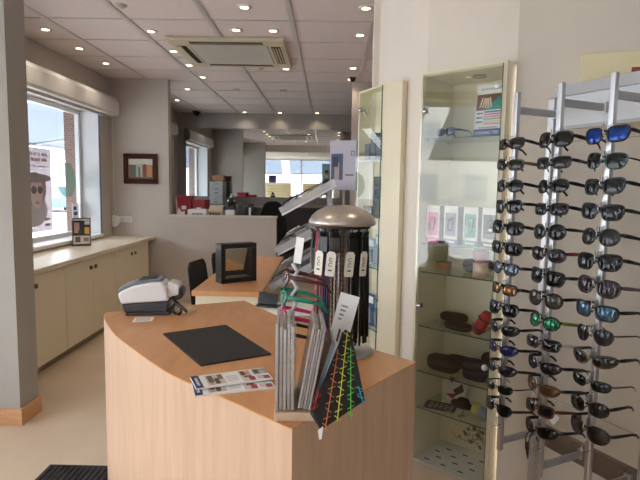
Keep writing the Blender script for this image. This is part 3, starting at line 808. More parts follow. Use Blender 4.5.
def visitor_chair(loc,rz,label):
    t=thing('visitor_chair',label,'chair',loc,rz,'black chairs at the desk')
    B((-.2,-.2,.42),(.2,.2,.47),BLACK_MATTE).build('seat',t,.02)
    bk=MB(); 
    pts=[(-.18,.44),(.18,.44),(.165,.82),(.125,.87),(-.125,.87),(-.165,.82)]
    bk.poly([(x,.19+.12*(z-.44),z) for x,z in pts],BLACK_MATTE,None,.035,(0,1,-.1)); bk.build('backrest',t,.015)
    for x in (-.18,.18):
        for y in (-.18,.18): MB().tube([(x,y,.42),(x*1.05,y*1.08,0)],.011,CHROME,8).build('leg',t)
visitor_chair((-.85,4.42,0),math.radians(80),'black chair at the desk nearer the counter')
visitor_chair((-.80,5.06,0),math.radians(86),'black chair at the desk partly hidden by the table mirror')

# ------------------------------------------------------------------ sloped display rack with acrylic trays, advertising screen
def tray_rack():
    t=thing('tray_rack','sloped display rack with clear acrylic frame trays beyond the desk','display rack',(-.1,4.5,0))
    for y in (-.52,.6):
        B((.1,y-.02,0),(.14,y+.02,1.5),ALU_DULL).build('upright',t)
        B((-.14,y-.02,0),(.3,y+.02,.04),ALU_DULL).build('foot',t)
    specs=[(-.235,1.30),(-.265,1.0),(-.31,.72)]
    for (x,z) in specs:
        X=T(x,0,z)@RY(-math.radians(29))
        m=MB()
        m.box((0,-.58,0),(.46,.66,.006),ACRYLIC,X); m.box((0,-.58,.006),(.005,.66,.05),ACRYLIC,X); m.box((0,-.58,.006),(.46,-.574,.05),ACRYLIC,X)
        m.box((0,.654,.006),(.46,.66,.05),ACRYLIC,X)
        tr=m.build('tray',t)
        MB().box((0,-.59,-.014),(.46,-.565,0),ALU,X).build('tray_rail',tr)
        MB().box((.0,-.58,-.014),(.02,.66,0),ALU_DULL,X).build('tray_rail',tr)
        for y in (-.52,.6): MB().box((.2,y-.01,-.02),(.45,y+.01,-.012),ALU_DULL,X).build('bracket',tr)
    i=0
    for (x,z) in specs:
        for q in range(4):
            X=T(-.1,4.5,0)@T(x,0,z)@RY(-math.radians(29))@T(.17+.1*(q%3),-.42+.26*q,.062)
            i+=1
            spectacles('display_spectacles','%s spectacles lying in the %s acrylic tray, place %s from the near end'%(['black','brown','grey','silver'][q],['top','middle','lowest'][specs.index((x,z))],['first','second','third','fourth'][q]),'spectacles',tuple(X.translation),0,[BLACK,col('brown frame',(84,60,44),.3),col('grey frame',(90,90,96),.3),CHROME][q],CLEAR,rot=(X.to_3x3()@Matrix.Rotation(PI/2,3,'Z')).to_euler(),group='spectacles in the acrylic trays')
tray_rack()
def advert_panel():
    t=thing('advertising_screen','pale lilac advertising panel with a small photo on a dark backing','sign',(.155,5.36,1.48),math.radians(-22))
    w=.14
    B((-w,-.008,0),(w,.0,.49),mat('lilac panel',(196,196,214),.4,0,.02,4)).build('panel',t)
    B((-w,.0,0),(w+.02,.02,.49),CHARCOAL).build('backing',t)
    a=MB(); 
    a.box((-w+.015,-.0095,.1),(.0,-.008,.36),col('photo blue',(74,86,120),.5)); a.box((-w+.05,-.0102,.1),(-.04,-.0095,.27),col('photo skin',(176,160,164),.5)); a.box((-w+.03,-.0106,.23),(-.05,-.0098,.33),col('photo dark',(52,54,74),.5))
    a.build('photo_print',t)
    a=MB(); k=col('panel ink',(54,56,70),.5)
    for b_ in ((.085,.34,.12,.346),(.085,.38,.12,.386),(.085,.346,.091,.38),(.114,.346,.12,.38)): a.box((b_[0],-.0095,b_[1]),(b_[2],-.008,b_[3]),k)
    for q in range(5): a.box((.03+q*.018,-.0095,.14),(.042+q*.018,-.008,.158),k)
    a.build('lettering',t)
    MB().tube([(0,.035,.3),(0,.035,-1.465)],.014,ALU_DULL,8).build('stand_pole',t)
    MB().lathe([(.13,0),(.13,.008),(.02,.015),(.001,.015)],ALU_DULL,24,T(0,.035,-1.48),True,False).build('stand_foot',t)
    return t
advert_panel()

# black tray stand by the desk end
t=thing('frame_easel','small black plastic frame easel beside the near end of the desk','easel',(-.375,3.42,.72),-.3)
MB().poly([(-.075,0,0),(.06,0,0),(.05,.03,.075),(-.08,.03,.085)],BLACK,None,.008,(0,1,0)).build('back_plate',t,.002)
MB().box((-.07,-.05,0),(.08,.03,.012),BLACK).build('ledge',t,.003)
t=thing('side_table','low white side table under the black easel behind the counter','table',(-.25,3.42,0))
B((-.2,-.13,.69),(.2,.13,.72),WHITE).build('table_top',t,.003)
for x in (-.18,.18):
    for y in (-.11,.11): B((x-.015,y-.015,0),(x+.015,y+.015,.69),WHITE).build('leg',t)

# ------------------------------------------------------------------ back office
def office_chair(loc,rz,label,s=1.,hb=1.3):
    t=thing('office_chair',label,'chair',loc,rz,None)
    MB().box((-.23*s,-.23*s,.45),(.23*s,.23*s,.52),BLACK_MATTE).build('seat',t,.03,seg=3)
    bk=MB(); w=.2*s
    N=22; pts=[]
    for k in range(N):
        a=2*PI*k/N; c,q=math.cos(a),math.sin(a)
        pts.append((w*abs(c)**.7*(1 if c>=0 else -1)*(1-.12*q),(hb-.62)/2+.62+(hb-.62)/2*abs(q)**.7*(1 if q>=0 else -1)))
    bk.poly([(x,.22,z) for x,z in pts],BLACK_MATTE,None,.06,(0,1,-.05)); bk.build('backrest',t,.02,seg=3)
    MB().tube([(0,.1,.46),(0,.3,.5),(0,.31,.85)],.025,BLACK,8).build('back_support',t)
    MB().cyl((0,0,.1),.025,.36,CHROME,14).build('gas_column',t)
    for k in range(5):
        a=2*PI*k/5; MB().tube([(0,0,.11),(.28*math.cos(a),.28*math.sin(a),.07)],[.025,.016],BLACK,8).build('foot',t)
        MB().lathe([(.03,-.015),(.03,.015)],BLACK,12,T(.28*math.cos(a),.28*math.sin(a),.03)@RX(PI/2)).build('castor',t)
office_chair((-.70,7.22,0),.25,'black office chair beside the open end of the half wall',1.0,1.3)
office_chair((-.74,8.45,0),1.2,'smaller dark chair farther back before the mirror',.85,1.18)
wk=B((-1.98,6.82,1.02),(-1.0,7.42,1.06),mat('office worktop',(206,196,180),.4)).build('back_worktop',None,.004)
tag(wk,'worktop behind the half wall carrying small devices','worktop')
for x in (-1.97,-1.05):
    o=B((x,6.84,0),(x+.04,7.4,1.02),CREAM); e=o.build('end_panel',wk)
ZW=1.06
def box_item(name,label,cat,x,y,z,w,d,h,m,rz=0.,group=None,extra=None):
    t=thing(name,label,cat,(x,y,z),rz,group)
    B((-w/2,-d/2,0),(w/2,d/2,h),m).build('body',t,min(w,d,h)*.06)
    if extra: extra(t)
    return t
red=col('red lacquered card',(150,28,40),.45)
def red_lid(w,d,h):
    def f(t): B((-w/2-.004,-d/2-.004,h-.05),(w/2+.004,d/2+.004,h+.004),red).build('lid',t,.004); B((-.03,-d/2-.006,h*.4),(.03,-d/2,h*.4+.05),PAPER).build('index_label',t)
    return f
box_item('archive_box','taller red archive box on the worktop behind the half wall','box',-1.93,7.22,ZW,.2,.26,.3,red,.1,'red boxes behind the half wall',red_lid(.2,.26,.3))
box_item('archive_box','shorter red archive box beside the taller red one behind the half wall','box',-1.71,7.2,ZW,.17,.24,.25,red,-.05,'red boxes behind the half wall',red_lid(.17,.24,.25))
def tip(t):
    MB().poly([(.0,-.14,0),(.05,-.14,0),(.045,-.14,.1),(.02,-.14,.13)],PAPER,None,.02,(0,1,0)).build('paper_flap',t)
t=thing('paper_figure','small white folded paper beside the red boxes','paper',(-1.92,6.9,ZW))
MB().poly([(-.05,0,0),(.05,0,0),(.06,0,.11),(.02,.0,.09),(-.02,0,.15)],PAPER,None,.02,(0,1,0)).build('folded_sheet',t)
def grey_front(t):
    B((-.07,-.09,.025),(.07,-.086,.085),col('screen grey',(120,124,132),.3)).build('front_window',t)
    B((-.1,-.06,.12),(.1,.1,.135),WHITE_GLOSS).build('top_cover',t,.005)
box_item('lens_meter','white desktop device with grey window behind the half wall','device',-1.69,6.95,ZW,.25,.17,.13,WHITE_GLOSS,.05,None,grey_front)
t=thing('tape_dispenser','small white dispenser on the worktop beside the shorter red box','dispenser',(-1.53,7.19,ZW))
MB().lathe([(.06,-.03),(.06,.03)],WHITE_GLOSS,20,T(0,0,.12)@RX(PI/2)).build('drum',t); B((-.08,-.05,0),(.08,.05,.1),WHITE_GLOSS).build('body',t,.01)
def beige_keys(t):
    bm_=col('beige plastic',(196,184,160),.5)
    MB().poly([(-.09,-.09,.11),(.09,-.09,.11),(.09,.04,.19),(-.09,.04,.19)],bm_,None,-.02,(0,0,1)).build('hood',t,.004)
    a=MB()
    for i in range(4):
        for j in range(2): a.box((-.07+i*.037,-.1,.03+j*.035),(-.045+i*.037,-.09,.055+j*.035),CHARCOAL)
    a.build('keypad',t)
box_item('edging_machine','beige small machine with dark keys behind the half wall','device',-1.46,6.98,ZW,.2,.18,.12,col('beige plastic',(196,184,160),.5),0,None,beige_keys)
t=thing('microscope','white and black upright measuring instrument behind the half wall','instrument',(-1.265,6.98,ZW))
B((-.08,-.09,0),(.08,.09,.05),WHITE_GLOSS).build('base',t,.01); B((-.05,0,.05),(.05,.07,.24),CHARCOAL).build('column',t,.01)
MB().tube([(0,-.08,.2),(0,.0,.25),(0,.06,.3)],[.03,.035,.025],BLACK,12).build('eyepiece',t); MB().lathe([(.05,0),(.055,.01),(.02,.03),(.012,.09),(.02,.1)],WHITE_GLOSS,18,T(0,.02,.24)).build('lamp_head',t)
B((-.06,-.08,.05),(.06,-.02,.13),WHITE_GLOSS).build('chin_block',t,.006)
box_item('black_box','black device box beside the upright instrument','device',-1.125,7.1,ZW,.11,.16,.19,BLACK,0,None,lambda t: B((-.04,-.082,.05),(.04,-.08,.15),CHARCOAL).build('front_panel',t))
box_item('black_box','black device box nearer the half wall end with a pale stripe','device',-1.02,7.08,ZW,.09,.16,.17,BLACK,0,None,lambda t: B((-.012,-.083,.0),(.012,-.08,.16),PAPER).build('stripe',t))
box_item('screen_back','small dark screen on the worktop end','device',-1.07,7.3,ZW,.12,.04,.2,CHARCOAL,0,None,lambda t: B((-.05,-.03,.0),(.05,.03,.012),BLACK).build('foot',t))
# sideboard along the mirror wall
t=thing('sideboard','dark sideboard standing below the wall mirror','sideboard',(-.9,9.45,0))
B((-1.65,-.22,0),(1.2,.22,1.14),col('dark grey laminate',(64,62,62),.5)).build('body',t)
B((-1.66,-.23,1.14),(1.21,.22,1.17),col('grey sideboard top',(140,136,132),.4)).build('top',t,.003)
for k in range(4): B((-1.6+k*.7,-.235,.05),(-.93+k*.7,-.22,1.1),col('dark grey laminate',(64,62,62),.5)).build('door',t,.003)
def drawers(t):
    for k in range(5):
        d=B((-.11,-.142,.02+k*.078),(.11,-.132,.09+k*.078),col('grey drawer',(150,156,158),.5)).build('drawer',t,.003)
        B((-.03,-.152,.05+k*.078),(.03,-.142,.058+k*.078),CHROME).build('handle',d)
box_item('drawer_tower','grey drawer block on the sideboard before the mirror','drawers',-1.93,9.38,1.17,.25,.26,.41,col('grey metal',(136,142,144),.5),0,None,drawers)
box_item('carton','small brown carton on top of the grey drawer block','box',-1.91,9.38,1.585,.2,.18,.1,col('brown carton',(150,112,86),.8),0,None,lambda t: B((-.1,-.012,.1),(.1,.012,.102),col('carton tape',(180,150,116),.4)).build('tape',t))

# ------------------------------------------------------------------ glazed cabinets on the right
def cab_frame(name,label,P0,P1,depth,H,zb):
    """local x along the front from P0 to P1, y into the cabinet"""
    rz=math.atan2(P1[1]-P0[1],P1[0]-P0[0]); W=math.hypot(P1[0]-P0[0],P1[1]-P0[1])
    t=thing(name,label,'cabinet',(P0[0],P0[1],0),rz)
    M=T(P0[0],P0[1],0)@RZ(rz)
    return t,M,W,rz
def tall_cabinet():
    P0,P1=(.476,2.83),(.82,2.53); D=.33; H=2.1
    t,M,W,rz=cab_frame('display_cabinet','tall cream glass-door display cabinet in the wall beside the sunglasses rack',P0,P1,D,H,0)
    th=.02
    c=MB().box((0,.012,0),(th,D,H),CREAM_DARK).box((W-th,.012,0),(W,D,H),CREAM_DARK).box((th,.012,H-th),(W-th,D,H),CREAM_DARK).box((th,D-.01,0),(W-th,D,H-th),CREAM_DARK)
    c.build('carcass',t,.0015)
    # facing strip on the room side
    MB().box((W,0.0,0),(W+.004,.072,H),CREAM).box((0,.0,0),(.016,.012,H),CREAM).box((W-.016,.0,0),(W,.012,H),CREAM).box((.016,0,H-.016),(W-.016,.012,H),CREAM).build('face_frame',t)
    B((th,.012,0),(W-th,D-.01,.012),WHITE).build('bottom_panel',t)
    hl=MB()
    for i in range(3):
        for j in range(4): hl.box((.07+.1*i+.04*(j%2),.05+.06*j,.012),(.1+.1*i+.04*(j%2),.062+.06*j,.0126),CHARCOAL)
    hl.build('slots',t)
    d=MB().box((.012,-.012,.012),(W-.012,-.006,H-.012),GLASS); do=d.build('glass_door',t)
    e=MB()
    e.box((W-.0125,-.0125,.03),(W-.0115,-.0055,H-.012),GREEN_EDGE); e.build('door_edge',do)
    kn=mat('satin knob',(222,222,224),.3,.3)
    for z in (1.986,1.31,.633): MB().lathe([(.001,-.014),(.013,-.014),(.0155,-.01),(.0155,0),(.006,.004),(.006,.012)],kn,20,T(W-.03,-.012,z)@RX(-PI/2),True,False).build('knob',do)
    for z in (.878,1.9): MB().lathe([(.001,-.008),(.012,-.008),(.012,.03)],CHROME,16,T(.04,-.012,z)@RX(-PI/2),True,False).build('hinge',do)
    zs=[.305,.51,.762,1.06,1.213,1.765]
    for z in zs:
        s=MB().box((th+.001,.03,z-.006),(W-th-.001,D-.012,z),SHELF_GLASS); so=s.build('shelf',t)
        MB().box((th+.001,.0285,z-.006),(W-th-.001,.03,z),GREEN_EDGE).build('shelf_edge',so)
        for y in (.06,D-.05):
            for x in (th,W-th-.008): MB().cyl((x,y,z-.014),.004,.008,CHROME,8).build('shelf_pin',so)
    # downlight in the top
    MB().lathe([(.001,-.004),(.026,-.004),(.034,-.008),(.036,0)],CHROME,20,T(W*.55,.15,H-th)).build('downlight',t)
    def at(x,y,z): return tuple(M@Vector((x,y,z+.0008)))
    # shelf 1: lens colour card, black sunglasses, wedge
    k=thing('colour_card','standing printed card of coloured lens samples on the top glass shelf','card',at(.315,.13,1.767),rz-.05)
    X=RX(-.1)
    MB().box((-.075,-.001,0),(.075,.002,.265),PAPER,X).build('card',k)
    a=MB()
    def bx(x0,z0,x1,z1,c_,dy=0): a.box((x0,-.002-dy,z0),(x1,-.001,z1),col('card %d %d %d'%c_,c_,.5),X)
    bx(-.07,.135,.07,.215,(112,66,54))
    a.poly([(-.02,-.0026,.135),(.07,-.0026,.135),(.07,-.0026,.185),(.045,-.0026,.2),(.01,-.0026,.165)],col('card 38 146 136',(38,146,136),.5),X,.0006,(0,-1,0))
    for (x_,z_,dx_) in [(-.05,.15,.012),(-.035,.148,.01),(-.02,.146,.004),(-.005,.146,-.004),(.01,.15,-.01)]: a.poly([(x_-.005,-.0034,z_),(x_+.005,-.0034,z_),(x_+dx_+.004,-.0034,z_+.048),(x_+dx_-.003,-.0034,z_+.048)],col('card 236 214 200',(236,214,200),.5),X,.0005,(0,-1,0))
    for i,c_ in enumerate([(60,60,64),(206,66,92),(226,100,130),(80,178,140),(226,206,96),(232,150,120)]): bx(-.025,.122-i*.012,.07,.129-i*.012,c_)
    for i in range(3): bx(-.066,.117-i*.022,-.045,.124-i*.022,(60,80,110)); bx(-.042,.117-i*.022,-.032,.124-i*.022,(60,80,110))
    bx(-.075,.0,.075,.04,(46,60,120)); bx(-.05,.044,.05,.05,(190,150,140))
    for i in range(8): bx(-.05+i*.0125,.235,-.043+i*.0125,.247,(150,168,190))
    a.build('print',k)
    letters('lettering','CONNECTED',.021,PAPER,k,(0,-.0056,.02),(PI/2-.1,0,0))
    def case(label,x,y,z,w,d,h,m,r=0.,cat='glasses case'):
        q=thing('glasses_case',label,cat,at(x,y,z),rz+r)
        pts=[]
        N=28
        for kk in range(N):
            a_=2*PI*kk/N; c_,s_=math.cos(a_),math.sin(a_)
            pts.append((w/2*abs(c_)**.6*(1 if c_>=0 else -1),d/2*abs(s_)**.8*(1 if s_>=0 else -1)))
        def shell(z0,z1,sgn):
            mb=MB(); prof=[(1,0),(.99,.35),(.92,.7),(.75,.93),(.4,1.)]
            vs=[];fs=[]
            for sc,u in prof: vs+=[(px*sc,py*sc,z0+(z1-z0)*u) for px,py in pts]
            n_=len(pts)
            for j in range(len(prof)-1): fs+=[(j*n_+i,j*n_+(i+1)%n_,(j+1)*n_+(i+1)%n_,(j+1)*n_+i) for i in range(n_)]
            fs.append(tuple(range((len(prof)-1)*n_,len(prof)*n_))); fs.append(tuple(range(n_))[::-1])
            mb.add(vs,fs,m,True); return mb
        shell(h*.5,h,1).build('lid',q); shell(h*.48,0,-1).build('shell',q)
        MB().tube([(px*1.005,py*1.005,h*.49) for px,py in pts],.0016,col('case seam',(60,58,58),.5),5,True).build('seam',q)
        return q
    blackc=mat('black case leather',(13,13,15),.6,0,.2,60,.1,0,0,.2); brownc=mat('dark brown case leather',(44,24,20),.6,0,.2,60,.1,0,0,.2); navyc=mat('navy case leather',(18,22,42),.6,0,.2,60,.1,0,0,.2)
    spectacles('display_sunglasses','black sunglasses lying on the top shelf at the hinge side','sunglasses',at(.1,.09,1.8),rz-.25,BLACK,DARKLENS,w=.05,h=.038,droop=0)
    q=thing('shelf_plaque','thin grey wedge-shaped plaque under the top shelf','plaque',at(.33,.16,1.64),rz)
    # four boxed cases on shelf 2 (z 1.213)
    for o_ in [q]: bpy.data.objects.remove(o_)
    bc=[((226,88,150),'pink',.07),((120,120,150),'grey lilac',.175),((36,146,120),'green',.285),((48,46,46),'black',.385)]
    for i,(c_,cn,x) in enumerate(bc):
        q=thing('boxed_case','white window box with a %s insert on the glass shelf'%cn,'box',at(x,.09,1.213),rz-.12,'boxed cases on the glass shelf')
        bm_=col('box card',(222,216,212),.5)
        B((-.042,-.03,0),(.042,.03,.2),bm_).build('carton',q,.001)
        a=MB(); cm_=col('insert '+cn,c_,.4)
        a.box((-.042,-.0315,0),(.042,-.03,.03),cm_); a.box((-.032,-.0315,.045),(.032,-.03,.165),cm_); a.build('insert_print',q)
        g=MB()
        g.tube([(-.012,-.033,.07),(-.016,-.035,.1),(-.005,-.036,.13),(.012,-.035,.14),(.016,-.035,.11),(.008,-.033,.075)],.006,[col('case product pink',(120,90,120),.3),col('case product grey',(66,66,84),.3),col('case product pale',(176,206,196),.3),BLACK][i],8,True); g.build('product',q)
        a=MB()
        for kk in range(6): a.box((-.026+kk*.0092,-.0322,.009),(-.02+kk*.0092,-.0315,.02),PAPER)
        a.build('lettering',q)
        B((.0425,-.028,0),(.043,.028,.2),col('box side',(96,92,92),.5)).build('side_print',q)
    # shelf 3 (z 1.06)
    case('black round glasses case behind the red and wood tube','%s'%'' or .36,.2,1.06,.17,.09,.075,blackc) if False else case('black round glasses case behind the red and wood tube',.27,.2,1.06,.17,.09,.075,blackc)
    q=thing('tube_case','upright cylindrical case, red above and pale wood below','case',at(.335,.085,1.06),rz)
    MB().lathe([(.001,0),(.038,0),(.038,.075),(.001,.075)],OAK_PALE,28,None,True,False).build('wooden_half',q)
    MB().lathe([(.038,.075),(.039,.08),(.039,.133),(.036,.139),(.001,.14)],col('dark red leather',(136,36,40),.4),28,None,True,False).build('red_half',q)
    q=thing('small_carton','small brown carton on the third shelf at the hinge side','box',at(.065,.2,1.06),rz+.1)
    B((-.035,-.025,0),(.035,.025,.035),col('kraft card',(160,116,78),.8)).build('body',q,.001); B((-.036,-.026,.03),(.036,.026,.037),col('kraft card',(160,116,78),.8)).build('lid',q,.001)
    # shelf 4 (z .762)
    case('long black glasses case at the back of the shelf below the brown carton',.12,.24,.762,.16,.065,.05,blackc,.1)
    case('long black glasses case in front on the shelf with the red strapped case',.225,.085,.762,.16,.065,.045,blackc,-.12)
    q=thing('kraft_sheet','brown card sheet lying on the shelf under the red strapped case','card',at(.3,.2,.762),rz-.2)
    B((-.09,-.06,0),(.06,.06,.004),col('kraft card',(160,116,78),.8)).build('sheet',q)
    q=thing('strapped_case','red rolled case with black straps standing tilted on the glass shelf','case',at(.37,.06,.766),rz)
    X=RY(.5)
    MB().tube([(0,0,0),(0,0,.02),(0,0,.11),(0,0,.125)],[.024,.03,.03,.022],col('red nylon',(170,26,34),.6),14,False,1.,(0,1,0),T(-.03,0,.012)@X).build('roll',q)
    for z in (.03,.085): MB().tube([(.0315*math.cos(2*PI*k/20),.0315*math.sin(2*PI*k/20),z) for k in range(20)],.0045,BLACK,6,True,1,(0,0,1),T(-.03,0,.012)@X).build('strap',q)
    MB().tube([(0,0,.12),(.02,0,.15),(.03,0,.13)],.006,BLACK,8,False,1,(0,1,0),T(-.03,0,.012)@X).build('carry_loop',q)
    # shelf 5 (z .51)
    case('black oval glasses case with a worn mark in front on the lower shelf',.13,.12,.51,.19,.1,.085,blackc,-.05)
    case('dark brown long glasses case behind the black oval one',.18,.24,.51,.2,.08,.06,brownc,-.05)
    case('navy glasses case at the bottom of the pair by the door knob',.325,.11,.511,.14,.085,.055,navyc,.0)
    case('navy glasses case lying on another by the door knob',.328,.112,.5668,.135,.08,.05,navyc,.0)
    case('rounded black glasses case behind the navy pair',.36,.235,.511,.13,.07,.12,blackc,0)
    # shelf 6 (z .305)
    q=thing('price_board','dark printed board lying on the lowest glass shelf','board',at(.125,.115,.305),rz+.3)
    B((-.085,-.055,0),(.085,.055,.004),col('board black',(30,28,30),.5)).build('board',q)
    a=MB()
    for i in range(5):
        for j in range(3): a.box((-.06+i*.028,-.035+j*.025,.004),(-.045+i*.028+.006*(j%2),-.022+j*.025,.0045),col('board ink',(170,166,160),.6))
    a.build('lettering',q)
    q=thing('gift_packet','white packet with red corners on the lowest glass shelf','packet',at(.135,.25,.305),rz-.1)
    X=RX(-.35)
    MB().box((-.06,0,.004),(.06,.012,.12),PAPER,X).build('packet',q,.002)
    a=MB(); rp=col('packet red',(160,40,44),.6)
    a.poly([(-.06,-.001,.02),(-.01,-.001,.004),(.02,-.001,.04),(-.03,-.001,.03)],rp,X,.0015,(0,-1,0)); a.poly([(-.06,-.001,.12),(-.02,-.001,.12),(-.04,-.001,.085)],rp,X,.0015,(0,-1,0)); a.poly([(-.02,-.001,.05),(.03,-.001,.1),(.05,-.001,.06),(.01,-.001,.03)],BLACK,X,.0015,(0,-1,0)); a.build('print',q)
    q=thing('folded_glove','crumpled black cloth bundle on the lowest glass shelf','cloth',at(.215,.2,.305),rz)
    mb=MB(); rr=random.Random(2); n_=10
    vs=[];fs=[]
    for j in range(6):
        for i in range(n_):
            r=(.05,.055,.05,.04,.025,.006)[j]*rr.uniform(.75,1.2); a_=2*PI*i/n_; vs.append((r*math.cos(a_)*1.1,r*math.sin(a_)*.8,(0,.012,.026,.036,.046,.05)[j]))
    for j in range(5):
        for i in range(n_): fs.append((j*n_+i,j*n_+(i+1)%n_,(j+1)*n_+(i+1)%n_,(j+1)*n_+i))
    fs.append(tuple(range(n_))[::-1]); fs.append(tuple(range(5*n_,6*n_)))
    mb.add(vs,fs,BLACK_MATTE,True); mb.build('bundle',q)
    for i,(x,y,l) in enumerate([(.2,.08,'small grey screw clip on the lowest shelf nearer the dark board'),(.27,.075,'small grey screw clip on the lowest shelf nearer the yellow tin')]):
        q=thing('nose_pad_clip',l,'clip',at(x,y,.305),rz+i,'grey clips on the lowest shelf')
        MB().box((-.02,-.008,0),(.02,.008,.008),col('clip grey',(110,114,124),.4)).build('bar',q,.002)
        MB().tube([(0,0,.006),(.01,0,.03),(.02,.004,.036)],.004,col('clip grey',(110,114,124),.4),8).build('lever',q)
    q=thing('spray_tin','yellow and grey striped tin lying by the door knob side of the lowest shelf','tin',at(.36,.13,.336),rz+1.1)
    MB().lathe([(.001,-.06),(.026,-.06),(.03,-.055),(.03,-.01)],col('tin yellow',(196,180,70),.4),20,RX(PI/2),True,False).build('yellow_half',q)
    MB().lathe([(.03,-.01),(.03,.05),(.024,.058),(.001,.058)],col('tin grey',(120,132,150),.4),20,RX(PI/2),True,False).build('grey_half',q)
    # floral back board
    q=thing('floral_board','cream board with brown floral print at the back of the cabinet foot','board',at(0,0,0),rz)
    B((th+.004,D-.02,.014),(W-th-.004,D-.012,.2),mat('ivory board',(228,216,186),.6)).build('board',q)
    a=MB(); br=col('floral brown',(92,52,44),.7)
    rr=random.Random(11)
    for kk in range(24):
        cx=.30-abs(rr.gauss(0,.08)); cz=.095+rr.uniform(-.055,.075)*(cx-.05)/.25; r=rr.uniform(.007,.017)
        if cx<.09: continue
        if kk%2: a.tube([(cx+r*math.cos(2*PI*i/12),D-.0205,cz+r*math.sin(2*PI*i/12)) for i in range(12)],.0016,br,5,True,1,(0,1,0))
        else:
            for p_ in range(5):
                an=2*PI*p_/5; a.poly([(cx+r*.55*math.cos(an)+.4*r*math.cos(2*PI*i/8),D-.02,cz+r*.55*math.sin(an)+.4*r*math.sin(2*PI*i/8)) for i in range(8)],br,None,-.0008-.0001*p_,(0,1,0))
    a.tube([(.28,D-.0205,.11),(.2,D-.0205,.06),(.13,D-.0205,.06),(.1,D-.0205,.09)],.0015,br,5,False,1,(0,1,0))
    a.tube([(.31,D-.0205,.16),(.25,D-.0205,.14),(.21,D-.0205,.17)],.0015,br,5,False,1,(0,1,0))
    a.build('floral_print',q)
    return M,rz
tall_cabinet()

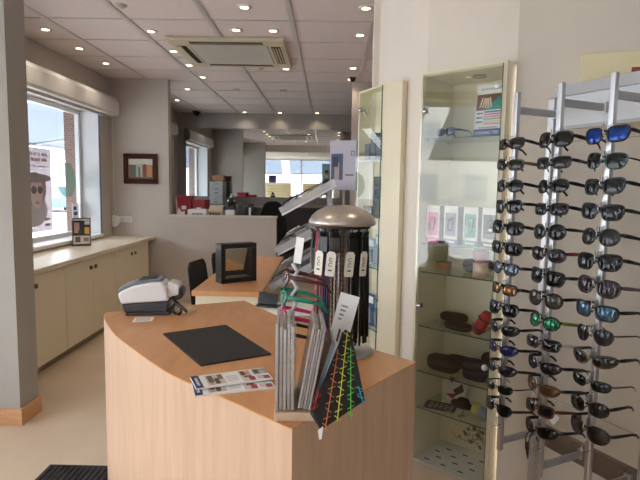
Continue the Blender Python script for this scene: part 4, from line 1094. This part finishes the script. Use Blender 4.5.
def narrow_cabinet():
    P0,P1=(.182,3.402),(.312,3.106)
    t,M,W,rz=cab_frame('display_cabinet','narrow cream glass-door cabinet behind the cord carousel',P0,P1,.1,2.1,0)
    D=.098; H=2.1; th=.012
    MB().box((0,.008,0),(th,D,H),CREAM_DARK).box((th,.008,H-th),(W-th,D,H),CREAM_DARK).box((th,D-.008,0),(W-th,D,H-th),CREAM_DARK).box((W-th,.008,0),(W,D,H),CREAM_DARK).box((th,.008,0),(W-th,D-.008,.04),CREAM_DARK).build('carcass',t,.001)
    # angled cream filler from the near edge back to the wall
    Mi=(M.inverted())
    p=Mi@Vector((.312,3.106,0)); q=Mi@Vector((.41,3.03,0)); r_=Mi@Vector((.44,3.06,0)); s_=Mi@Vector((.40,3.15,0))
    MB().prism([(p.x+.001,p.y),(q.x,q.y),(r_.x,r_.y),(W+.001,D)],0,H,CREAM).build('side_panel',t)
    do=MB().box((.004,-.008,.02),(W-.004,-.003,H-.01),GLASS_DULL).build('glass_door',t)
    MB().box((W-.004,-.0085,.02),(W-.001,-.0025,H-.01),GREEN_EDGE).build('door_edge',do)
    MB().cyl((.07,-.016,1.965),.012,.03,CHROME,14,None).build('hinge',do)
    MB().box((.075,-.002,1.955),(.14,.012,1.975),CHROME).box((.095,-.002,1.935),(.115,.012,1.995),CHROME).build('hinge_plate',do)
    for z in (.64,1.02,1.33,1.67):
        so=MB().box((th,.012,z-.006),(W-th,D-.01,z),SHELF_GLASS).build('shelf',t)
        MB().box((th,.011,z-.006),(W-th,.012,z),GREEN_EDGE).build('shelf_edge',so)
    def at(x,y,z): return tuple(M@Vector((x,y,z+.0008)))
    for i,(x,w,h) in enumerate([(.1,.06,.1),(.17,.06,.16),(.235,.055,.13),(.285,.04,.17)]):
        q=thing('dark_case_box','dark grey boxed case on the narrow cabinet top shelf, %s from the hinge'%['first','second','third','fourth'][i],'box',at(x,.052,1.67),rz,'dark boxes on the narrow cabinet top shelf')
        B((-w/2,-.03,0),(w/2,.03,h),col('slate card',(78,80,86),.5)).build('body',q,.002); B((-w/2-.001,-.031,h*.75),(w/2+.001,.031,h+.002),col('slate lid',(92,94,100),.5)).build('lid',q,.002)
    q=thing('globe_box','black box with a pale round emblem on the narrow cabinet second shelf','box',at(.24,.052,1.33),rz)
    B((-.05,-.03,0),(.05,.03,.24),BLACK).build('body',q,.002); MB().lathe([(.001,0),(.034,0),(.034,.002)],col('emblem blue',(130,160,186),.4),20,T(0,-.03,.14)@RX(PI/2),True,False).build('emblem',q)
    q=thing('dark_case_box','low black case on the narrow cabinet second shelf by the hinge','box',at(.11,.052,1.33),rz)
    B((-.055,-.028,0),(.055,.028,.05),BLACK).build('body',q,.006); B((-.056,-.029,.04),(.056,.029,.06),BLACK).build('lid',q,.006)
    blue=col('blue blister card',(48,96,166),.4); pale=col('pale blue blister',(150,182,206),.3)
    for i,(x,z,h,l) in enumerate([(.13,1.02,.17,'pale blue blister pack on the narrow cabinet third shelf near the hinge'),(.23,1.02,.2,'pale blue blister pack on the narrow cabinet third shelf near the door edge'),(.13,.64+.14,.1,''),(.14,.64,.2,'blue blister pack on the narrow cabinet fourth shelf near the hinge'),(.25,.64,.18,'blue blister pack on the narrow cabinet fourth shelf near the door edge')]):
        if not l: continue
        q=thing('blister_pack',l,'packet',at(x,.05,z),rz,'blister packs in the narrow cabinet')
        B((-.045,.0,0),(.045,.004,h),blue if i>2 else pale).build('backing_card',q); B((-.032,-.02,.02),(.032,.0,h*.6),ACRYLIC).build('blister',q,.006); B((-.038,-.001,h*.7),(.038,0.,h*.92),PAPER).build('print',q)
    for i,(x,l) in enumerate([(.12,'red and white bottle at the narrow cabinet foot near the hinge'),(.19,'red and white bottle at the narrow cabinet foot in the middle'),(.26,'red and white bottle at the narrow cabinet foot near the door edge')]):
        q=thing('cleaner_bottle',l,'bottle',at(x,.05,.04),rz,'red and white bottles in the narrow cabinet')
        MB().lathe([(.001,0),(.024,0),(.026,.01),(.026,.3),(.012,.34),(.001,.34)],WHITE_GLOSS,18,None,True,False).build('bottle',q); MB().lathe([(.012,.34),(.014,.345),(.014,.4),(.001,.4)],col('cap red',(190,40,44),.4),16,None,True,False).build('cap',q)
        MB().lathe([(.0265,.08),(.0265,.24)],col('cap red',(190,40,44),.4),18,None,True,False).build('sleeve_print',q)
narrow_cabinet()

# cream board high on the right wall
d3=(A3b-A2b).normalized(); rz3=math.atan2(d3.y,d3.x)
t=thing('wall_board','cream board high on the wall behind the sunglasses rack','board',(A2b.x+d3.x*.27,A2b.y+d3.y*.27,1.8),rz3)
B((0,-.03,0),(.75,-.001,.31),mat('cream board',(240,228,190),.5)).build('board',t,.002)
a=MB().box((.2,-.0315,.12),(.6,-.03,.24),col('board photo brown',(150,84,66),.6)); a.poly([(.28,-.032,.2),(.32,-.032,.245),(.45,-.032,.25),(.55,-.032,.2)],col('board photo dark',(40,34,34),.6),None,.001,(0,1,0)); a.build('photo_print',t)

# ------------------------------------------------------------------ sunglasses rack
u=Vector((.444,-.896,0)).normalized(); RZK=math.atan2(u.y,u.x); p2=(.828,1.94)
RM=T(p2[0],p2[1],0)@RZ(RZK)
POLES=[(-.217,.012,.415),(0.,0.,.41),(.197,.008,.30)]
ROWS=[1.683-.0822*k for k in range(14)]
COUNT=[14,14,13]
GX,GY=.011,-.045
def rack():
    t=thing('sunglasses_rack','aluminium wall rack with three upright poles of sunglasses','display rack',(p2[0],p2[1],0),RZK)
    V=.25
    pole_w=.0105
    for i,(x,y,zb) in enumerate(POLES):
        po=MB().box((x-pole_w,y-pole_w,zb),(x+pole_w,y+pole_w,1.886),ALU).build('pole',t,.005)
        for k in range(COUNT[i]+1 if i<2 else 14):
            z=ROWS[k] if k<14 else ROWS[13]-.0822
            if z<zb+.03: continue
            gx=x+GX
            m=MB().tube([(gx,y-pole_w,z+.001),(gx,y+GY-.0075,z+.001),(gx,y+GY-.0088,z+.004),(gx,y+GY-.0088,z+.034)],.0019,CHROME,6)
            m.box((x-.006,y-pole_w-.003,z-.014),(x+.006,y-pole_w,z+.036),ALU)
            m.tube([(x,y-pole_w-.002,z+.03),(x,y-.026,z+.03),(x,y-.026,z+.001)],.0019,CHROME,6)
            m.build('peg',po)
        for z in (1.815,.455):
            MB().box((x-.005,y+pole_w,z-.014),(x+.005,V-.016,z+.014),ALU_DULL).build('bar',t,.001)
            MB().box((x-.012,V-.03,z-.02),(x+.012,V-.01,z+.02),ALU).build('bracket',t,.002)
    for x in (-.25,.24):
        MB().box((x-.016,V-.016,0),(x+.016,V+.016,1.886),ALU).build('back_post',t,.005)
        MB().box((x-.02,V-.12,0),(x+.02,V+.1,.02),ALU_DULL).build('floor_foot',t,.003)
    MB().box((-.24,V-.01,1.885),(.62,V+.012,1.93),ALU_DULL).build('top_rail',t,.002)
    MB().box((-.24,V-.002,1.765),(.62,V+.004,1.885),mat('frosted white panel',(206,210,216),.45,0,.02,5)).build('header_panel',t)
    MB().box((-.24,V-.008,1.752),(.62,V+.008,1.765),ALU_DULL).build('header_trim',t)
    MB().box((-.24,V-.01,.40),(.62,V+.01,.49),mat('bronze grey metal',(128,116,106),.45,.6)).build('bottom_rail',t,.002)
    for z in (1.7,.62): MB().tube([(-.25,V,z),(.62,V,z)],.0018,ALU_DULL,6).build('wire',t)
rack()
def gl(rgb,rough=.06,metal=0.,name=None): return mat('lens %d %d %d'%rgb,tuple(v*(.6 if metal<.3 else .72) for v in rgb),rough,metal*.8,.08,20,0,0,0.,.4)
def fr(rgb,rough=.25,metal=0.): return mat('frame %d %d %d %d'%(rgb+(int(metal*10),)),rgb,rough,metal,.08,30)
K=fr((16,16,18)); GUN=fr((70,70,76),.25,.8); SLV=fr((190,190,194),.2,1.); TORT=fr((74,48,32)); WHITE_T=fr((206,200,196))
# style: words, frame, lens, temple, kwargs
def S(words,frame,lens,temple=None,**k): return (words,frame,lens,temple,k)
RECT=dict(w=.054,h=.034,ex=4.2,drop=.1,skew=.05); WAY=dict(w=.056,h=.042,ex=4.,drop=.22,skew=.08,rim=.003); OVAL=dict(w=.054,h=.04,ex=2.3,drop=.05,skew=.05); SPORT=dict(w=.062,h=.034,ex=2.6,drop=.3,skew=.16,wrap=4.5,tw=.006); ROUND=dict(w=.054,h=.046,ex=2.2,drop=.0,skew=.02); AVI=dict(w=.057,h=.046,ex=2.8,drop=.3,skew=.04,rim=.0014,tw=.003); SLIM=dict(w=.056,h=.03,ex=3.2,drop=.2,skew=.1,rim=.0014,tw=.003)
far=[S('small brown-lensed rectangular black sunglasses',K,gl((52,40,34)),None,**RECT),S('olive-lensed sunglasses with dark yellow temples',fr((60,52,34)),gl((44,44,36)),fr((110,92,50)),**RECT),S('green-lensed black sunglasses',K,gl((30,46,42)),None,**OVAL),S('glossy black rectangular sunglasses with thick temples',K,gl((18,18,22)),None,**WAY),
S('large dark green-lensed black sunglasses',K,gl((24,36,32)),None,w=.06,h=.043,ex=3.5,drop=.15,skew=.05),S('wide flat black sunglasses',K,gl((14,14,17)),None,w=.061,h=.04,ex=4,drop=.1,skew=.04),S('pale blue-grey mirrored sunglasses',GUN,gl((120,136,150),.08,.5),K,**OVAL),S('orange-brown mirrored sunglasses',K,gl((176,112,60),.08,.55),None,**RECT),
S('plain black squared sunglasses',K,gl((16,16,20)),None,**WAY),S('black wrap sunglasses with smoke lenses',K,gl((46,50,52)),None,**SPORT),S('black sports sunglasses with violet blue mirror',K,gl((44,48,120),.08,.4),None,**SPORT),S('plum-lensed slim sports sunglasses',GUN,gl((60,50,70),.08,.2),K,**SPORT),S('thin metal sunglasses with dark green lenses',GUN,gl((22,32,26)),None,**SLIM),S('dark squared sunglasses with straight temples',K,gl((24,30,28)),None,w=.056,h=.038,ex=3.4,drop=.3,skew=.06)]
mid=[S('chunky black rounded sunglasses',K,gl((16,16,18)),None,w=.058,h=.044,ex=3,drop=.1,skew=.04,rim=.0034,tw=.0065),S('black rectangular sunglasses with tapered temples',K,gl((18,18,22)),None,tw=.006,**{k:v for k,v in RECT.items()}),S('black oval sunglasses with broad temples',K,gl((15,15,19)),None,tw=.0062,**OVAL),S('black sunglasses with silver hinge accents',K,gl((26,28,36)),None,**RECT),
S('round black sunglasses with grey lenses',K,gl((28,30,32)),None,tw=.0055,**ROUND),S('purple sunglasses with dark red temples',fr((46,32,44)),gl((50,42,56)),fr((124,28,40)),**OVAL),S('big squared black sunglasses',K,gl((20,20,24)),None,w=.06,h=.044,ex=4,drop=.18,skew=.04,rim=.003,tw=.006),S('dark-rimmed sunglasses with graduated grey lenses',K,gl((96,92,88)),None,**ROUND),
S('green and turquoise mirrored sunglasses with lime temples',K,gl((60,170,120),.08,.55),fr((120,130,50)),**OVAL),S('wine-lensed sunglasses with clear white temples',K,gl((44,32,40)),WHITE_T,**RECT),S('plum-brown sports sunglasses with silver emblem temples',K,gl((54,38,44)),None,**SPORT),S('copper-lensed sunglasses with brown rim',TORT,gl((140,88,62),.1,.2),K,**SPORT),S('amber and black sunglasses carrying a white price tag',fr((92,46,28)),gl((24,22,26)),None,**RECT),S('black wrap sunglasses with a dangling black cord',K,gl((22,22,24)),None,**SPORT)]
near=[S('black sunglasses with vivid blue mirrored lenses',K,gl((36,84,190),.07,.6),None,**WAY),S('green browline sunglasses with thin metal temples',fr((34,72,66)),gl((34,38,40)),GUN,w=.056,h=.044,ex=3.2,drop=.18,skew=.05,rim=.002,tw=.0028),S('navy-topped black squared sunglasses',fr((28,34,48)),gl((40,44,50)),K,**WAY),S('black squared sunglasses with dark grey lenses',K,gl((30,32,38)),None,**WAY),
S('round black sunglasses with graduated grey lenses',K,gl((64,66,68)),None,**ROUND),S('wide black squared sunglasses',K,gl((34,36,42)),None,w=.06,h=.046,ex=3.6,drop=.18,skew=.06,rim=.0026),S('plum-lensed oval sunglasses with mottled temples',fr((40,34,44)),gl((70,52,70)),fr((96,80,84)),w=.06,h=.048,ex=2.7,drop=.12,skew=.04),S('wide sunglasses with sky blue mirrored lenses',K,gl((92,128,160),.07,.55),None,w=.06,h=.042,ex=3.6,drop=.15,skew=.05),
S('grey plum sunglasses with silver hinges',fr((60,56,66)),gl((58,50,62)),fr((84,74,70)),**AVI),S('dark brown wrap sunglasses with thick temples',TORT,gl((44,36,32)),K,**SPORT),S('half-rim dark green sunglasses with brown temples',K,gl((34,42,42)),fr((84,58,44)),**SLIM),S('brown oval sunglasses with dark temples',K,gl((40,30,26)),None,**OVAL),S('big black oval sunglasses with graduated brown lenses',K,gl((64,52,50)),None,w=.062,h=.048,ex=2.4,drop=.1,skew=.05,tw=.006)]
ORD=['topmost','second from the top','third from the top','fourth from the top','fifth from the top','sixth from the top','seventh from the top','eighth from the top','ninth from the top','tenth from the top','eleventh from the top','fourth from the bottom','second last','lowest']
rr=random.Random(4)
for pi,(lst,pn) in enumerate([(far,'far'),(mid,'middle'),(near,'near')]):
    x,y,_=POLES[pi]
    for k,(words,f_,l_,t_,kw) in enumerate(lst):
        n=len(lst); od=ORD[k] if k<11 else ['','','lowest','second lowest','third lowest'][n-k+1]
        p=RM@Vector((x+GX+rr.uniform(-.002,.002),y+GY,ROWS[k]))
        kw=dict(kw); kw['w']=kw.get('w',.056)*1.1; kw['h']=kw.get('h',.038)*1.12; kw['rim']=kw.get('rim',.0027)*1.1; kw['tw']=kw.get('tw',.006)
        spectacles('sunglasses','%s, %s on the %s pole'%(words,od,pn),'sunglasses',tuple(p),RZK+rr.uniform(-.1,.1),f_,l_,t_,tilt=rr.uniform(-.05,.05),droop=-.1+rr.uniform(-.08,.06),group='sunglasses on the %s pole'%pn,**kw)
# price tag and dangling cord on the middle pole
p=RM@Vector((.07,-.02,ROWS[12]-.01))
t=thing('price_tag','white price tag hanging from the amber and black sunglasses','tag',tuple(p),RZK)
MB().box((-.018,-.001,-.032),(.018,.001,.012),PAPER,RY(.6)).build('tag_card',t); MB().tube([(0,0,.01),(.004,.01,.03),(0,.02,.045)],.0008,WHITE,5).build('thread',t)
p=RM@Vector((-.03,-.035,ROWS[13]-.01))
t=thing('eyewear_lanyard','black cord with slider hanging below the lowest glasses of the middle pole','cord',tuple(p),RZK)
MB().tube([(0,.02,0),(-.012,.0,-.04),(-.01,0,-.09),(0,0,-.1)],.0025,BLACK,6).build('strand',t); MB().tube([(.02,.02,0),(.01,.0,-.03),(.002,0,-.06),(.0,0,-.1)],.0025,BLACK,6).build('strand',t)
MB().tube([(-.002,0,-.058),(0,0,-.065),(0,0,-.1),(.004,0,-.125)],[.003,.007,.006,.002],BLACK,8).build('slider',t)

# ------------------------------------------------------------------ shop-window plinths seen in the mirror
slat=mat('cream slat board',(222,206,164),.5)
for (x,w,h,l) in [(-1.85,.95,1.65,'cream slatted display plinth in the shop window carrying a purple cube'),(-.55,.75,1.65,'cream slatted display plinth in the shop window beside the portrait poster')]:
    t=thing('window_plinth',l,'plinth',(x,-.8,0))
    m=MB()
    for k in range(int(h/.11)): m.box((-w/2,-.15,k*.11),(w/2,.15,k*.11+.1),slat)
    m.box((-w/2+.01,-.14,0),(w/2-.01,.14,h),col('plinth core',(160,146,112),.6)); m.build('slat_body',t)
t=thing('display_cube','purple display cube on the slatted plinth in the shop window','cube',(-2.08,-.8,1.655))
B((-.13,-.13,0),(.13,.13,.28),col('purple felt',(56,34,86),.8)).build('body',t,.004); B((-.1,.13,.05),(.1,.132,.1),col('purple light',(90,62,126),.8)).build('print',t)
t=thing('portrait_poster','tall poster of a person in glasses hung in the shop window, seen in the mirror','poster',(-.02,-.95,1.2))
B((-.19,-.005,0),(.19,.0,1.2),col('poster teal',(120,160,170),.6)).build('sheet',t)
a=MB()
def el(cx,cz,rx,rz_,m,y): a.poly([(cx+rx*math.cos(2*PI*k/20),y,cz+rz_*math.sin(2*PI*k/20)) for k in range(20)],m,None,.001,(0,1,0))
el(0,.42,.17,.22,col('poster jacket',(60,62,72),.6),.0005); el(0,.8,.1,.14,col('poster face',(206,164,140),.6),.0016); el(0,.9,.105,.07,col('poster hair',(70,50,40),.6),.0027); el(-.04,.8,.03,.022,BLACK,.0027); el(.04,.8,.03,.022,BLACK,.0027); el(.03,.3,.08,.1,col('poster red shape',(196,60,64),.6),.0016)
a.build('portrait_print',t)
MB().tube([(0,0,1.2),(0,0,1.38)],.003,CHROME,6).build('hanger',t)

# ------------------------------------------------------------------ daylight portals in the window openings
def portal(loc,rot,sx,sy):
    ld=bpy.data.lights.new('daylight_portal','AREA'); ld.shape='RECTANGLE'; ld.size=sx; ld.size_y=sy; ld.energy=1
    ld.cycles.is_portal=True
    o=bpy.data.objects.new('daylight_portal',ld); COL.objects.link(o); o.location=loc; o.rotation_euler=rot
for (a,b,z0,z1,_) in WINS: portal((-3.05,(a+b)/2,(z0+z1)/2),(0,-PI/2,0),z1-z0,b-a)
portal((-1.18,YF-.22,1.44),(PI/2,0,0),2.96,2.28)

SC.view_settings.view_transform='Standard'; SC.view_settings.look='None'; SC.view_settings.gamma=1; SC.view_settings.use_curve_mapping=False
SC.view_settings.exposure=-0.05
SC.cycles.use_denoising=True
SC.cycles.max_bounces=12; SC.cycles.diffuse_bounces=5; SC.cycles.glossy_bounces=6; SC.cycles.transparent_max_bounces=24
SC.cycles.sample_clamp_indirect=6
SC.cycles.caustics_reflective=False; SC.cycles.caustics_refractive=False
